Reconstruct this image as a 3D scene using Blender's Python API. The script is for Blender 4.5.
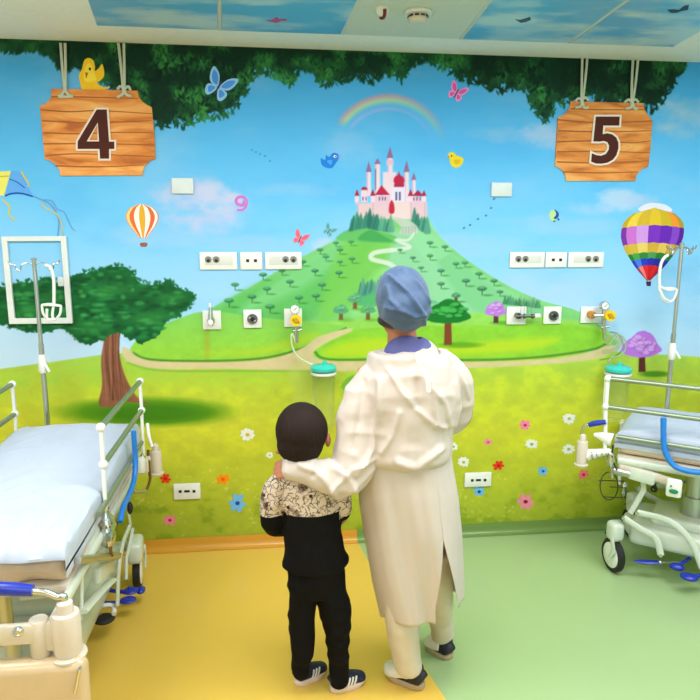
import bpy, bmesh, math, random
import numpy as np
from mathutils import Vector, Matrix
from mathutils.geometry import tessellate_polygon
for o in list(bpy.data.objects): bpy.data.objects.remove(o)
S = bpy.context.scene
COL = S.collection
PI = math.pi
# ---------------------------------------------------------------- camera
CAM_H, WALL_Y, CEIL_Z = 1.70, 3.383, 2.541
F_PX, PITCH, YAW, ROLL = 661.6, math.radians(10.485), math.radians(6.743), math.radians(0.176)
FW = Vector((math.sin(YAW)*math.cos(PITCH), math.cos(YAW)*math.cos(PITCH), -math.sin(PITCH)))
_r0 = Vector((math.cos(YAW), -math.sin(YAW), 0)); _u0 = _r0.cross(FW)
RT = math.cos(ROLL)*_r0 + math.sin(ROLL)*_u0
UP = -math.sin(ROLL)*_r0 + math.cos(ROLL)*_u0
cam_d = bpy.data.cameras.new('camera'); cam = bpy.data.objects.new('camera', cam_d); COL.objects.link(cam)
cam_d.sensor_width = 36; cam_d.sensor_fit = 'HORIZONTAL'; cam_d.lens = 36*F_PX/700
cam_d.clip_start = 0.05
cam.matrix_world = Matrix(((RT.x, UP.x, -FW.x, 0), (RT.y, UP.y, -FW.y, 0), (RT.z, UP.z, -FW.z, CAM_H), (0, 0, 0, 1)))
S.camera = cam
# ---------------------------------------------------------------- world, lights, exposure
w = bpy.data.worlds.new('world'); S.world = w; w.use_nodes = True
w.node_tree.nodes['Background'].inputs[0].default_value = (0.8, 0.9, 1, 1)
w.node_tree.nodes['Background'].inputs[1].default_value = 0.25
S.view_settings.view_transform = 'Standard'; S.view_settings.look = 'None'
S.view_settings.exposure = 0.2; S.view_settings.gamma = 1.0; S.view_settings.use_curve_mapping = False
LAMPS = [(-1.55, 1.64, 27), (0.35, 1.68, 27), (2.0, 1.64, 31), (-1.25, -0.5, 10), (1.9, -0.5, 10)]
for lx, ly, lw in LAMPS:
    ld = bpy.data.lights.new('ceiling_lamp_light', 'AREA'); ld.shape = 'RECTANGLE'; ld.size = 1.15; ld.size_y = 1.1
    ld.energy = lw; ld.color = (0.94, 0.93, 1.0)
    lo = bpy.data.objects.new('ceiling_lamp_light', ld); COL.objects.link(lo); lo.location = (lx, ly, CEIL_Z-0.03)

ld = bpy.data.lights.new('added_fill_light', 'AREA'); ld.shape = 'RECTANGLE'; ld.size = 3.4; ld.size_y = 1.5; ld.energy = 24; ld.color = (0.90, 0.94, 1.0)
lo = bpy.data.objects.new('added_fill_light', ld); COL.objects.link(lo); lo.location = (0.5, -2.3, 1.6); lo.rotation_euler = (PI/2, 0, 0)   # fill added to brighten back wall and ceiling, faces into the room
# ---------------------------------------------------------------- measuring helpers (photo measure -> metres)
def ray(x, y): return FW + RT*((x-350)/F_PX) - UP*((y-350)/F_PX)
ORG = Vector((0, 0, CAM_H))
def aty(x, y, Y): r = ray(x, y); return ORG + r*(Y/r.y)
def atz(x, y, z): r = ray(x, y); return ORG + r*((z-CAM_H)/r.z)
def mpp(Y): return (aty(351, 400, Y)-aty(350, 400, Y)).length
def wl(x, y): p = aty(x, y, WALL_Y); return (p.x, p.z)

# ---------------------------------------------------------------- materials
def lin(c):
    return tuple(((v/255)/12.92 if v/255 <= 0.04045 else ((v/255+0.055)/1.055)**2.4) for v in c)
MATS = {}
def mat(name, col, rough=0.5, metal=0.0, var=0.06, scale=30, bump=0.0, bscale=60, coat=0.0, trans=0.0, emit=0, sheen=0, alpha=1.0, spec=None):
    if name in MATS: return MATS[name]
    m = bpy.data.materials.new(name); m.use_nodes = True; nt = m.node_tree; b = nt.nodes['Principled BSDF']
    c = lin(col)
    b.inputs['Roughness'].default_value = rough; b.inputs['Metallic'].default_value = metal
    b.inputs['Coat Weight'].default_value = coat; b.inputs['Transmission Weight'].default_value = trans
    b.inputs['Sheen Weight'].default_value = sheen; b.inputs['Alpha'].default_value = alpha
    if spec is not None: b.inputs['Specular IOR Level'].default_value = spec
    tc = nt.nodes.new('ShaderNodeTexCoord'); nz = nt.nodes.new('ShaderNodeTexNoise'); nz.inputs['Scale'].default_value = scale
    nz.inputs['Detail'].default_value = 4
    nt.links.new(tc.outputs['Object'], nz.inputs['Vector'])
    mx = nt.nodes.new('ShaderNodeMix'); mx.data_type = 'RGBA'
    mx.inputs[6].default_value = tuple(v*(1-var) for v in c)+(1,); mx.inputs[7].default_value = tuple(min(1, v*(1+var)) for v in c)+(1,)
    nt.links.new(nz.outputs['Fac'], mx.inputs[0]); nt.links.new(mx.outputs[2], b.inputs['Base Color'])
    if bump:
        n2 = nt.nodes.new('ShaderNodeTexNoise'); n2.inputs['Scale'].default_value = bscale; n2.inputs['Detail'].default_value = 3
        nt.links.new(tc.outputs['Object'], n2.inputs['Vector'])
        bp = nt.nodes.new('ShaderNodeBump'); bp.inputs['Strength'].default_value = bump; bp.inputs['Distance'].default_value = 0.01
        nt.links.new(n2.outputs['Fac'], bp.inputs['Height']); nt.links.new(bp.outputs[0], b.inputs['Normal'])
    if emit:
        b.inputs['Emission Color'].default_value = c+(1,); b.inputs['Emission Strength'].default_value = emit
    MATS[name] = m; return m
WHITEP = mat('white_plastic', (232, 234, 228), 0.35)
ENAMEL = mat('white_enamel', (204, 214, 200), 0.3, coat=0.3)
CREAM = mat('cream_plastic', (212, 202, 184), 0.35)
CHROME = mat('chrome', (205, 208, 205), 0.22, 1.0, var=0.02)
STEEL = mat('brushed_steel', (186, 190, 184), 0.28, 0.85, var=0.05)
RAILM = mat('rail_steel', (150, 162, 140), 0.35, 0.7, var=0.03)
BLACKR = mat('black_rubber', (22, 24, 24), 0.6)
DARK = mat('dark_hole', (20, 20, 22), 0.6)
BLUEP = mat('blue_plastic', (20, 45, 165), 0.3, coat=0.2)
HOSE = mat('light_blue_hose', (30, 125, 215), 0.35)
TEAL = mat('teal_plastic', (60, 205, 190), 0.3)
YELLOWP = mat('yellow_plastic', (240, 200, 20), 0.35)
ORANGEP = mat('orange_plastic', (200, 130, 40), 0.4)
CLEAR = mat('clear_plastic', (235, 240, 235), 0.08, trans=0.95, var=0.0, alpha=0.35)
GREENL = mat('green_label', (20, 130, 80), 0.5)
ROPE = mat('pale_rope', (205, 212, 190), 0.8, bump=0.5, bscale=400)

# ---------------------------------------------------------------- object helpers
def tag(o, label=None, cat=None, group=None, kind=None):
    if label: o['label'] = label
    if cat: o['category'] = cat
    if group: o['group'] = group
    if kind: o['kind'] = kind
    return o
def thing(name, label, cat, loc=(0, 0, 0), rz=0, group=None):
    o = bpy.data.objects.new(name, None); o.empty_display_size = 0.1; COL.objects.link(o)
    o.location = loc; o.rotation_euler = (0, 0, rz); return tag(o, label, cat, group)
def obj(name, bm, mats, parent=None, smooth=True, recalc=True, bevel=0):
    me = bpy.data.meshes.new(name)
    if isinstance(bm, bmesh.types.BMesh):
        if recalc: bmesh.ops.recalc_face_normals(bm, faces=bm.faces[:])
        bm.to_mesh(me); bm.free()
    else: me = bm
    for m in (mats if isinstance(mats, (list, tuple)) else [mats]): me.materials.append(m)
    o = bpy.data.objects.new(name, me); COL.objects.link(o)
    if parent: o.parent = parent
    if smooth:
        me.shade_smooth()
        me.set_sharp_from_angle(angle=math.radians(42))
    if bevel:
        bv = o.modifiers.new('bevel', 'BEVEL'); bv.width = bevel; bv.segments = 2; bv.limit_method = 'ANGLE'
    return o
def B(): return bmesh.new()
def box(bm, c, s, rz=0, mi=0, rot=None):
    M = Matrix.Translation(c) @ (rot if rot else Matrix.Rotation(rz, 4, 'Z')) @ Matrix.Diagonal((s[0], s[1], s[2], 1))
    r = bmesh.ops.create_cube(bm, size=1, matrix=M)
    if mi:
        for f in {f for v in r['verts'] for f in v.link_faces}: f.material_index = mi
def rbox(bm, c, s, r=0.004, rz=0, rot=None, seg=2):
    M = Matrix.Translation(c) @ (rot if rot else Matrix.Rotation(rz, 4, 'Z'))
    t = bmesh.new(); bmesh.ops.create_cube(t, size=1, matrix=Matrix.Diagonal((s[0], s[1], s[2], 1)))
    bmesh.ops.bevel(t, geom=t.edges[:]+t.verts[:], offset=min(r, min(s)*0.49), segments=seg, affect='EDGES', profile=0.5)
    bmesh.ops.transform(t, matrix=M, verts=t.verts[:])
    me = bpy.data.meshes.new('tmp'); t.to_mesh(me); t.free(); bm.from_mesh(me); bpy.data.meshes.remove(me)
def catmull(pts, n=6):
    P = [Vector(p) for p in pts]
    if len(P) < 3: return P
    out = []
    for i in range(len(P)-1):
        p0 = P[max(i-1, 0)]; p1 = P[i]; p2 = P[i+1]; p3 = P[min(i+2, len(P)-1)]
        for k in range(n):
            t = k/n; out.append(0.5*((2*p1)+(p2-p0)*t+(2*p0-5*p1+4*p2-p3)*t*t+(3*p1-p0-3*p2+p3)*t**3))
    out.append(P[-1]); return out
def tube(bm, pts, r, n=12, cap=True, side=None, smooth=0, mi=0):
    """sweep of an ellipse; r: number, list of numbers or list of (ra, rb); side = preferred direction of ra"""
    P = [Vector(p) for p in pts]
    R = [r]*len(P) if not isinstance(r, (list, tuple)) else list(r)
    if isinstance(r, tuple) and len(r) == 2 and not isinstance(r[0], (list, tuple)) and len(P) != 2: R = [r]*len(P)
    R = [(q, q) if not isinstance(q, (list, tuple)) else q for q in R]
    if smooth:
        k = smooth; P2 = catmull(P, k); A = catmull([(q[0], q[1], 0) for q in R], k); P = P2; R = [(max(a.x, 1e-4), max(a.y, 1e-4)) for a in A]
        if len(R) != len(P): R = (R+[R[-1]]*len(P))[:len(P)]
    rings = []; prev = None
    for i, p in enumerate(P):
        t = (P[min(i+1, len(P)-1)]-P[max(i-1, 0)]).normalized()
        if side is not None: a = Vector(side)
        elif prev is not None: a = prev
        else: a = Vector((1, 0, 0)) if abs(t.x) < 0.8 else Vector((0, 1, 0))
        a = (a-t*a.dot(t))
        if a.length < 1e-5: a = Vector((0, 1, 0))-t*t.y
        a.normalize(); b = t.cross(a); prev = a
        rings.append([bm.verts.new(p+a*math.cos(2*PI*k/n)*R[i][0]+b*math.sin(2*PI*k/n)*R[i][1]) for k in range(n)])
    for i in range(len(rings)-1):
        for k in range(n):
            f = bm.faces.new((rings[i][k], rings[i][(k+1) % n], rings[i+1][(k+1) % n], rings[i+1][k])); f.material_index = mi
    if cap:
        for rr, fl in ((rings[0], True), (rings[-1], False)):
            f = bm.faces.new(rr[::-1] if fl else rr); f.material_index = mi
def ell(bm, c, r, rot=None, u=24, v=16, mi=0):
    M = Matrix.Translation(c) @ (rot if rot else Matrix()) @ Matrix.Diagonal((r[0], r[1], r[2], 1))
    q = bmesh.ops.create_uvsphere(bm, u_segments=u, v_segments=v, radius=1, matrix=M)
    if mi:
        for f in {f for vv in q['verts'] for f in vv.link_faces}: f.material_index = mi
def cyl(bm, a, b, r, n=20, r2=None, mi=0): tube(bm, [a, b], [r, r if r2 is None else r2], n, mi=mi)
def lathe(bm, c, prof, axis='Z', n=24, mi=0):
    rings = []
    for (r, h) in prof:
        ring = []
        for k in range(n):
            x, y = max(r, 1e-4)*math.cos(2*PI*k/n), max(r, 1e-4)*math.sin(2*PI*k/n)
            v = {'Z': (x, y, h), 'Y': (x, h, y), 'X': (h, x, y)}[axis]
            ring.append(bm.verts.new(Vector(c)+Vector(v)))
        rings.append(ring)
    for i in range(len(rings)-1):
        for k in range(n):
            f = bm.faces.new((rings[i][k], rings[i][(k+1) % n], rings[i+1][(k+1) % n], rings[i+1][k])); f.material_index = mi
    f = bm.faces.new(rings[0][::-1]); f.material_index = mi; f = bm.faces.new(rings[-1]); f.material_index = mi
def prism(bm, loops, y0, y1, mi=0):
    """loops: list of [(x,z)..] outline then holes, between wall depth y0 (back) and y1 (front)"""
    vf = [[Vector((x, y1, z)) for x, z in L] for L in loops]
    tris = tessellate_polygon(vf); flat = [v for L in vf for v in L]
    bv = [bm.verts.new(v) for v in flat]; bk = [bm.verts.new((v.x, y0, v.z)) for v in flat]
    for t in tris:
        try: f = bm.faces.new([bv[i] for i in t]); f.material_index = mi
        except ValueError: pass
        try: f = bm.faces.new([bk[i] for i in t][::-1]); f.material_index = mi
        except ValueError: pass
    k = 0
    for L in vf:
        n = len(L)
        for i in range(n):
            a, b = k+i, k+(i+1) % n
            f = bm.faces.new((bv[a], bv[b], bk[b], bk[a])); f.material_index = mi
        k += n
def blob(prims, voxel=0.008, smooth=4, disp=None):
    """union of closed shapes -> one continuous skin; disp(co, normal) -> offsets"""
    bm = B(); prims(bm); bmesh.ops.recalc_face_normals(bm, faces=bm.faces[:])
    me = bpy.data.meshes.new('tmp'); bm.to_mesh(me); bm.free()
    o = bpy.data.objects.new('tmp', me); COL.objects.link(o)
    rm = o.modifiers.new('r', 'REMESH'); rm.mode = 'VOXEL'; rm.voxel_size = voxel; rm.adaptivity = 0
    if smooth:
        sm = o.modifiers.new('s', 'SMOOTH'); sm.factor = 0.5; sm.iterations = smooth
    dg = bpy.context.evaluated_depsgraph_get(); out = bpy.data.meshes.new_from_object(o.evaluated_get(dg))
    bpy.data.objects.remove(o); bpy.data.meshes.remove(me)
    if disp:
        n = len(out.vertices); co = np.empty(n*3, np.float32); no = np.empty(n*3, np.float32)
        out.vertices.foreach_get('co', co); out.vertex_normals.foreach_get('vector', no)
        co = co.reshape(-1, 3); no = no.reshape(-1, 3)
        co = disp(co, no); out.vertices.foreach_set('co', np.ascontiguousarray(co, dtype=np.float32).ravel()); out.update()
    return out


# ================================================================ MURAL (paint on the back wall, as a colour attribute)
SC = 3.0; PX0, PX1, PY0, PY1 = -200, 900, 30, 560
NW, NH = int((PX1-PX0)*SC), int((PY1-PY0)*SC)
CV = np.zeros((NH, NW, 3), np.float32)
rng = np.random.default_rng(7); random.seed(7)
def vnoise(h, w, cell_y, cell_x, seed):
    r = np.random.default_rng(seed); gy, gx = int(h/cell_y)+3, int(w/cell_x)+3
    g = r.random((gy, gx)).astype(np.float32)
    y = np.arange(h, dtype=np.float32)/cell_y; x = np.arange(w, dtype=np.float32)/cell_x
    yi = y.astype(int); xi = x.astype(int); fy = y-yi; fx = x-xi
    fy = fy*fy*(3-2*fy); fx = fx*fx*(3-2*fx)
    a = g[yi]*(1-fy[:, None])+g[yi+1]*fy[:, None]
    return a[:, xi]*(1-fx)+a[:, xi+1]*fx
def fbm(h, w, cy, cx, seed, oc=4):
    s = 0; t = 0
    for i in range(oc):
        k = 2.0**i
        if cy/k < 1.5: break
        s = s+vnoise(h, w, cy/k, cx/k, seed+i)/k**0.8; t += 1/k**0.8
    return s/t
yy = (np.arange(NH, dtype=np.float32)/SC+PY0)[:, None]*np.ones((1, NW), np.float32)
xx = (np.arange(NW, dtype=np.float32)/SC+PX0)[None, :]*np.ones((NH, 1), np.float32)
def C3(c): return np.array(c, np.float32)/255
def blend(mask, col, sl=None):
    t = CV if sl is None else CV[sl]
    t[...] = t*(1-mask[..., None])+(col if getattr(col, 'ndim', 1) == 3 else C3(col))*mask[..., None]
def closed(pts, n=5):
    P = np.array(pts, np.float32); N = len(P); out = []
    for i in range(N):
        p0, p1, p2, p3 = P[i-1], P[i], P[(i+1) % N], P[(i+2) % N]
        for k in range(n):
            t = k/n; out.append(0.5*((2*p1)+(p2-p0)*t+(2*p0-5*p1+4*p2-p3)*t*t+(3*p1-p0-3*p2+p3)*t**3))
    return np.array(out)
def box_sl(x0, y0, x1, y1, pad):
    a = max(0, int((x0-pad-PX0)*SC)); b = min(NW, int((x1+pad-PX0)*SC)+1); c = max(0, int((y0-pad-PY0)*SC)); d = min(NH, int((y1+pad-PY0)*SC)+1)
    return (slice(c, d), slice(a, b))
def sdf(P, X, Y):
    d = np.full(X.shape, 1e9, np.float32); ins = np.zeros(X.shape, bool); N = len(P)
    for i in range(N):
        ax, ay = P[i]; bx, by = P[(i+1) % N]; ex, ey = bx-ax, by-ay; L = ex*ex+ey*ey+1e-9
        t = np.clip(((X-ax)*ex+(Y-ay)*ey)/L, 0, 1); d = np.minimum(d, (X-ax-t*ex)**2+(Y-ay-t*ey)**2)
        if ay != by: ins ^= ((ay > Y) != (by > Y)) & (X < ex*(Y-ay)/(by-ay)+ax)
    d = np.sqrt(d); return np.where(ins, -d, d)
def poly(pts, col, f=0.8, a=1.0, sm=True, wob=0, noise=0, seed=1, light=None):
    P = closed(pts) if sm else np.array(pts, np.float32)
    sl = box_sl(P[:, 0].min(), P[:, 1].min(), P[:, 0].max(), P[:, 1].max(), f+wob+1)
    X, Y = xx[sl], yy[sl]
    if X.size == 0: return
    if wob:
        h, w_ = X.shape; nx = fbm(h, w_, 4*SC, 4*SC, seed, 3)-0.5; ny = fbm(h, w_, 4*SC, 4*SC, seed+9, 3)-0.5
        d = sdf(P, X+nx*wob*2, Y+ny*wob*2)
    else: d = sdf(P, X, Y)
    m = np.clip(0.5-d/f, 0, 1)*a
    c = C3(col)[None, None, :]*np.ones(X.shape+(1,), np.float32)
    if noise:
        h, w_ = X.shape; c = c*(1+(fbm(h, w_, 7*SC, 10*SC, seed+3, 4)-0.5)[..., None]*2*noise)
    if light is not None:   # brush colour towards the upper part
        lc, y0, y1 = light; t = np.clip((Y-y0)/(y1-y0), 0, 1)[..., None]; c = C3(lc)*(1-t)+c*t
    blend(m, np.clip(c, 0, 1), sl)
def elp(cx, cy, rx, ry, col, f=1.0, a=1.0, ang=0):
    R = max(rx, ry)+f*2; sl = box_sl(cx-R, cy-R, cx+R, cy+R, 1); X, Y = xx[sl]-cx, yy[sl]-cy
    if X.size == 0: return
    c, s = math.cos(ang), math.sin(ang); u = (X*c+Y*s)/rx; v = (-X*s+Y*c)/ry
    d = (np.sqrt(u*u+v*v)-1)*min(rx, ry); blend(np.clip(0.5-d/f, 0, 1)*a, col, sl)
def line(pts, w_, col, a=1.0, f=0.6, sm=True):
    P = [tuple(p) for p in pts]
    if sm and len(P) > 2: P = [(v.x, v.y) for v in catmull([(p[0], p[1], 0) for p in P], 6)]
    W = w_ if isinstance(w_, (list, tuple)) else [w_, w_]
    A = np.array(P); sl = box_sl(A[:, 0].min(), A[:, 1].min(), A[:, 0].max(), A[:, 1].max(), max(W)+f+1); X, Y = xx[sl], yy[sl]
    if X.size == 0: return
    best = np.full(X.shape, 1e9, np.float32); n = len(P)-1
    for i in range(n):
        ax, ay = P[i]; bx, by = P[i+1]; ex, ey = bx-ax, by-ay; t = np.clip(((X-ax)*ex+(Y-ay)*ey)/(ex*ex+ey*ey+1e-9), 0, 1)
        wd = W[0]+(W[1]-W[0])*(i+t)/n; best = np.minimum(best, np.hypot(X-ax-t*ex, Y-ay-t*ey)-wd/2)
    blend(np.clip(0.5-best/f, 0, 1)*a, col, sl)
def curve_y(pts): a = np.array(pts, np.float32); return np.interp(xx, a[:, 0], a[:, 1])
def grad(stops):
    ys = [s[0] for s in stops]; return np.stack([np.interp(yy, ys, [s[1][k]/255 for s in stops]) for k in range(3)], -1).astype(np.float32)
# sky
CV[...] = grad([(30, (66, 164, 228)), (90, (80, 182, 246)), (150, (98, 196, 254)), (220, (122, 206, 254)), (290, (160, 214, 250)), (360, (190, 226, 246))])
n1 = fbm(NH, NW, 40*SC, 90*SC, 11, 5)
blend(np.clip((n1-0.5)*3, 0, 1)*0.35, (170, 210, 250)); blend(np.clip((0.45-n1)*3, 0, 1)*0.3, (70, 170, 240))
n2 = fbm(NH, NW, 14*SC, 24*SC, 31, 5)
def cloud(cx, cy, rx, ry, a=0.6, col=(190, 208, 245)):
    d = ((xx-cx)/rx)**2+((yy-cy)/ry)**2; blend(np.clip((1.1-d)+(n2-0.5)*2.2, 0, 1)*a*np.clip(1.6-d, 0, 1), col)
cloud(200, 206, 50, 30, 0.9, (196, 206, 244)); cloud(178, 192, 34, 14, 0.7); cloud(215, 200, 26, 20, 0.6, (210, 216, 246)); cloud(165, 235, 60, 14, 0.3); cloud(40, 345, 90, 26, 0.5, (200, 222, 245))
cloud(548, 134, 34, 15, 0.75, (176, 208, 246)); cloud(560, 142, 50, 10, 0.5); cloud(510, 135, 50, 10, 0.35); cloud(684, 118, 36, 24, 0.8, (168, 204, 232)); cloud(615, 200, 34, 14, 0.85, (190, 218, 248)); cloud(588, 208, 34, 9, 0.6)
cloud(560, 225, 70, 12, 0.3); cloud(640, 200, 22, 8, 0.6); cloud(325, 250, 16, 14, 0.6, (205, 215, 250)); cloud(560, 290, 80, 25, 0.35)
cloud(350, 150, 30, 20, 0.25); cloud(250, 245, 60, 10, 0.25); cloud(470, 245, 60, 14, 0.25); cloud(300, 190, 60, 8, 0.25)
# rainbow
rr = np.hypot(xx-388.5, (yy-155.4)); th = np.degrees(np.arctan2(155.4-yy, xx-388.5))
bands = [((246, 150, 165), 60), ((250, 190, 150), 57.5), ((248, 235, 130), 55), ((150, 220, 200), 52.5), ((110, 190, 250), 50), ((180, 185, 250), 46.5)]
fade = np.clip((th-12)/25, 0, 1)*np.clip((150-th)/10, 0, 1)
fade = fade*np.clip(0.35+(th-30)/90, 0.3, 1)
for c, r0 in bands: blend(np.clip(1-np.abs(rr-r0)/3.0, 0, 1)*fade*0.62, c)
# meadow
gr = curve_y([(-200, 382), (0, 369), (66, 360), (100, 355), (135, 352), (620, 352), (700, 357), (900, 362)])
ng = fbm(NH, NW, 10*SC, 14*SC, 51, 5); nf = fbm(NH, NW, 2.2*SC, 2.6*SC, 71, 2)
mead = grad([(345, (160, 208, 84)), (385, (186, 208, 62)), (430, (204, 208, 56)), (480, (186, 196, 52)), (525, (162, 178, 50)), (560, (156, 174, 50))])
mead = mead*(1+(ng-0.5)[..., None]*0.16)
mead = mead+(np.clip((nf-0.66)*8, 0, 1)*np.clip((n2-0.5)*8, 0, 1)*np.clip((yy-455)/25, 0, 1))[..., None]*np.array([0.12, 0.07, 0.16], np.float32)
mm = np.clip((yy-gr)/1.2+0.5, 0, 1); blend(mm, np.clip(mead, 0, 1))
blend(mm*np.clip(1-np.abs(yy-gr-18)/22, 0, 1)*np.clip((ng-0.45)*5, 0, 1)*0.6*(xx < 330), (110, 190, 80))
blend(mm*np.clip((ng-0.52)*6, 0, 1)*0.3*np.clip((470-yy)/30, 0, 1), (222, 226, 40))
blend(mm*np.clip((0.48-ng)*6, 0, 1)*0.35*np.clip((yy-470)/40, 0, 1), (104, 150, 22))
# mountain
mt = [(180, 330), (205, 312), (250, 287), (300, 258), (340, 238), (350, 229), (356, 214), (375, 206), (400, 205), (425, 214), (431, 226), (445, 242), (470, 262), (505, 284), (540, 300), (580, 312), (606, 332), (616, 345), (560, 352), (300, 352), (190, 345)]
poly(mt, (128, 204, 122), 1, noise=0.07, seed=5)
def flank(pts, col, a=0.6, f=8): poly(pts, col, f, a)
flank([(215, 312), (300, 264), (350, 238), (372, 250), (330, 300), (290, 330)], (92, 186, 92), 0.8, 10)
flank([(300, 262), (350, 234), (360, 244), (300, 290), (240, 312)], (140, 216, 150), 0.6, 10)
flank([(390, 235), (430, 236), (470, 268), (530, 302), (560, 320), (470, 318), (400, 300)], (146, 212, 164), 0.95, 8)
flank([(345, 240), (390, 238), (385, 262), (372, 290), (345, 312), (318, 320)], (120, 200, 84), 0.8, 8)
flank([(380, 268), (395, 280), (385, 312), (352, 316), (362, 292)], (150, 222, 130), 0.6, 6)
flank([(430, 240), (500, 290), (560, 312), (590, 322), (540, 326), (470, 308)], (110, 196, 126), 0.5, 6)
poly([(336, 239), (352, 228), (372, 230), (395, 236), (392, 240), (362, 240)], (92, 178, 96), 2, 0.8)
poly([(400, 216), (425, 214), (440, 236), (452, 250), (430, 262), (412, 240)], (150, 220, 165), 3, 0.6)
# conifers under the castle
def conifers(x0, x1, yb0, yb1, h, n, cols):
    for i in range(n):
        t = (i+0.5)/n; x = x0+(x1-x0)*t+random.uniform(-1, 1); y = yb0+(yb1-yb0)*t; hh = h*random.uniform(0.7, 1.15); c = random.choice(cols)
        poly([(x, y-hh), (x+hh*0.10+0.9, y-hh*0.4), (x+hh*0.1+1.6, y), (x-hh*0.1-1.6, y), (x-hh*0.1-0.9, y-hh*0.4)], c, 1, 0.9)
CG = [(52, 130, 112), (70, 150, 128), (44, 112, 100), (92, 168, 140)]
# castle
def castle():
    pk, pl, rd, sp = (232, 196, 214), (240, 216, 230), (196, 36, 74), (150, 110, 160)
    def r(x0, y0, x1, y1, c, a=1): poly([(x0, y0), (x1, y0), (x1, y1), (x0, y1)], c, 0.7, a, sm=False)
    def cone(x, y0, y1, hw, c): poly([(x, y0), (x+hw, y1), (x-hw, y1)], c, 0.6, sm=False)
    for x, yt, yr, yb, hw in ((368.7, 161, 171, 196, 2.2), (377.5, 158, 163, 196, 2.6), (390, 146, 157, 200, 2.6), (406.6, 160, 171, 204, 2.3), (413.8, 172, 179, 204, 1.8), (385, 174, 180, 196, 1.5)):
        r(x-hw, yr, x+hw, yb, pl); r(x-hw, yr, x-hw+1.2, yb, (205, 180, 215)); cone(x, yt, yr+1, hw+0.8, sp)
    r(375, 169, 376.2, 190, (120, 110, 130)); r(386.5, 160, 393.6, 165, pk); r(383, 172, 396, 206, pl)
    r(392, 186, 405, 204, (236, 224, 244))
    r(358, 203, 427, 219, (232, 200, 205)); r(371, 196, 390, 206, pk); r(411, 197, 424, 206, pk); r(392, 202, 411, 219, (238, 214, 214))
    elp(399, 180.5, 5.5, 5.5, rd, 1); cone(399, 171, 179, 2.5, rd); r(394, 184, 404, 187, (180, 40, 80))
    for x, y, hw, hh in ((357, 189, 2.6, 7), (372.8, 189, 2.8, 7), (410.6, 189, 2.8, 7), (424, 190, 2.6, 6)):
        cone(x, y, y+hh, hw, (176, 34, 70)); r(x-2.1, y+hh, x+2.1, y+hh+6, pl); poly([(x-2, y+hh+6), (x+2, y+hh+6), (x, y+hh+10)], pk, 0.6, sm=False)
    elp(364.3, 190, 3.3, 3.2, (170, 30, 66), 0.8); r(361, 190, 367.5, 202, pl)
    poly([(381.5, 185), (390, 195), (375, 195)], rd, 0.6, sm=False); poly([(418, 190), (424, 196), (412, 196)], (180, 34, 70), 0.6, sm=False)
    for x in (363, 366, 379.5, 382.5, 385.3, 414, 417, 420): r(x-0.6, 197, x+0.6, 200.5, (110, 80, 130))
    for x in (396.3, 399.8): r(x-0.9, 192, x+0.9, 200.5, (70, 90, 140))
    for x in (358, 373, 411, 425): r(x-0.5, 203, x+0.5, 219, (205, 175, 190))
    poly([(391.7, 200), (394.2, 205), (394, 213), (389.2, 213), (389.2, 205)], (200, 40, 66), 0.6)
castle()
conifers(351, 372, 232, 226, 17, 9, CG); conifers(370, 392, 229, 232, 16, 9, CG); conifers(414, 429, 226, 234, 17, 8, CG)
poly([(392, 217), (410, 221), (418, 228), (416, 234), (400, 234), (401, 227)], (196, 206, 196), 1, 0.9)
for i in range(7): line([(402+i*2.2, 227), (402+i*2.2, 234)], 0.7, (120, 130, 130), 0.5)
poly([(338, 240), (352, 231), (370, 229), (392, 237), (402, 243), (380, 243)], (104, 192, 104), 2, 0.9)
poly([(358, 238), (370, 230), (384, 236), (392, 242), (364, 241)], (62, 160, 84), 2, 0.8)
# winding road
rc = (214, 226, 212)
line([(414, 233), (408, 240), (396, 240), (410, 247), (392, 250)], [2, 4], rc, 0.95, 1); line([(392, 250), (374, 253), (372, 259), (390, 264), (396, 272), (386, 280)], [4.5, 4.5], rc, 0.95, 1)
conifers(360, 390, 297, 290, 17, 13, [(66, 140, 126), (88, 160, 138), (60, 128, 116)])
poly([(354, 304), (372, 292), (395, 290), (396, 304), (372, 306)], (80, 176, 110), 2, 0.9)
conifers(504, 541, 304, 308, 9, 14, [(60, 130, 90), (80, 150, 110)])
# lower fields
poly([(186, 322), (240, 317), (320, 322), (400, 314), (480, 313), (560, 318), (600, 326), (600, 338), (480, 334), (330, 342), (200, 340)], (150, 214, 90), 3, 0.95, noise=0.06, seed=8)
poly([(130, 350), (146, 332), (170, 322), (200, 312), (230, 313), (262, 319), (300, 322), (345, 326), (330, 333), (300, 348), (260, 357), (200, 360), (145, 358)], (146, 208, 66), 1.2, noise=0.07, seed=12, light=((132, 206, 96), 312, 350))
poly([(200, 352), (260, 348), (300, 335), (320, 334), (300, 346), (250, 355)], (190, 216, 50), 6, 0.6); elp(207, 345, 2, 12, (190, 150, 40), 5, 0.5)
line([(133, 353), (150, 359.5), (200, 361), (260, 358.5), (300, 349), (330, 335), (346, 328)], [2.6, 1.8], (66, 130, 40), 0.85, 1.2)
poly([(314, 353), (330, 336), (360, 329), (420, 326), (500, 326), (560, 324), (596, 330), (612, 340), (596, 350), (540, 356), (480, 359), (400, 358), (330, 359)], (140, 206, 58), 1.2, noise=0.07, seed=14)
poly([(322, 353), (340, 343), (380, 338), (420, 345), (460, 345), (500, 340), (560, 338), (520, 352), (420, 356), (340, 357)], (196, 218, 40), 7, 0.75)
line([(315, 352), (330, 359.5), (400, 359), (480, 360), (540, 357), (590, 350), (606, 344)], 2.4, (70, 134, 40), 0.85, 1.2)
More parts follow.
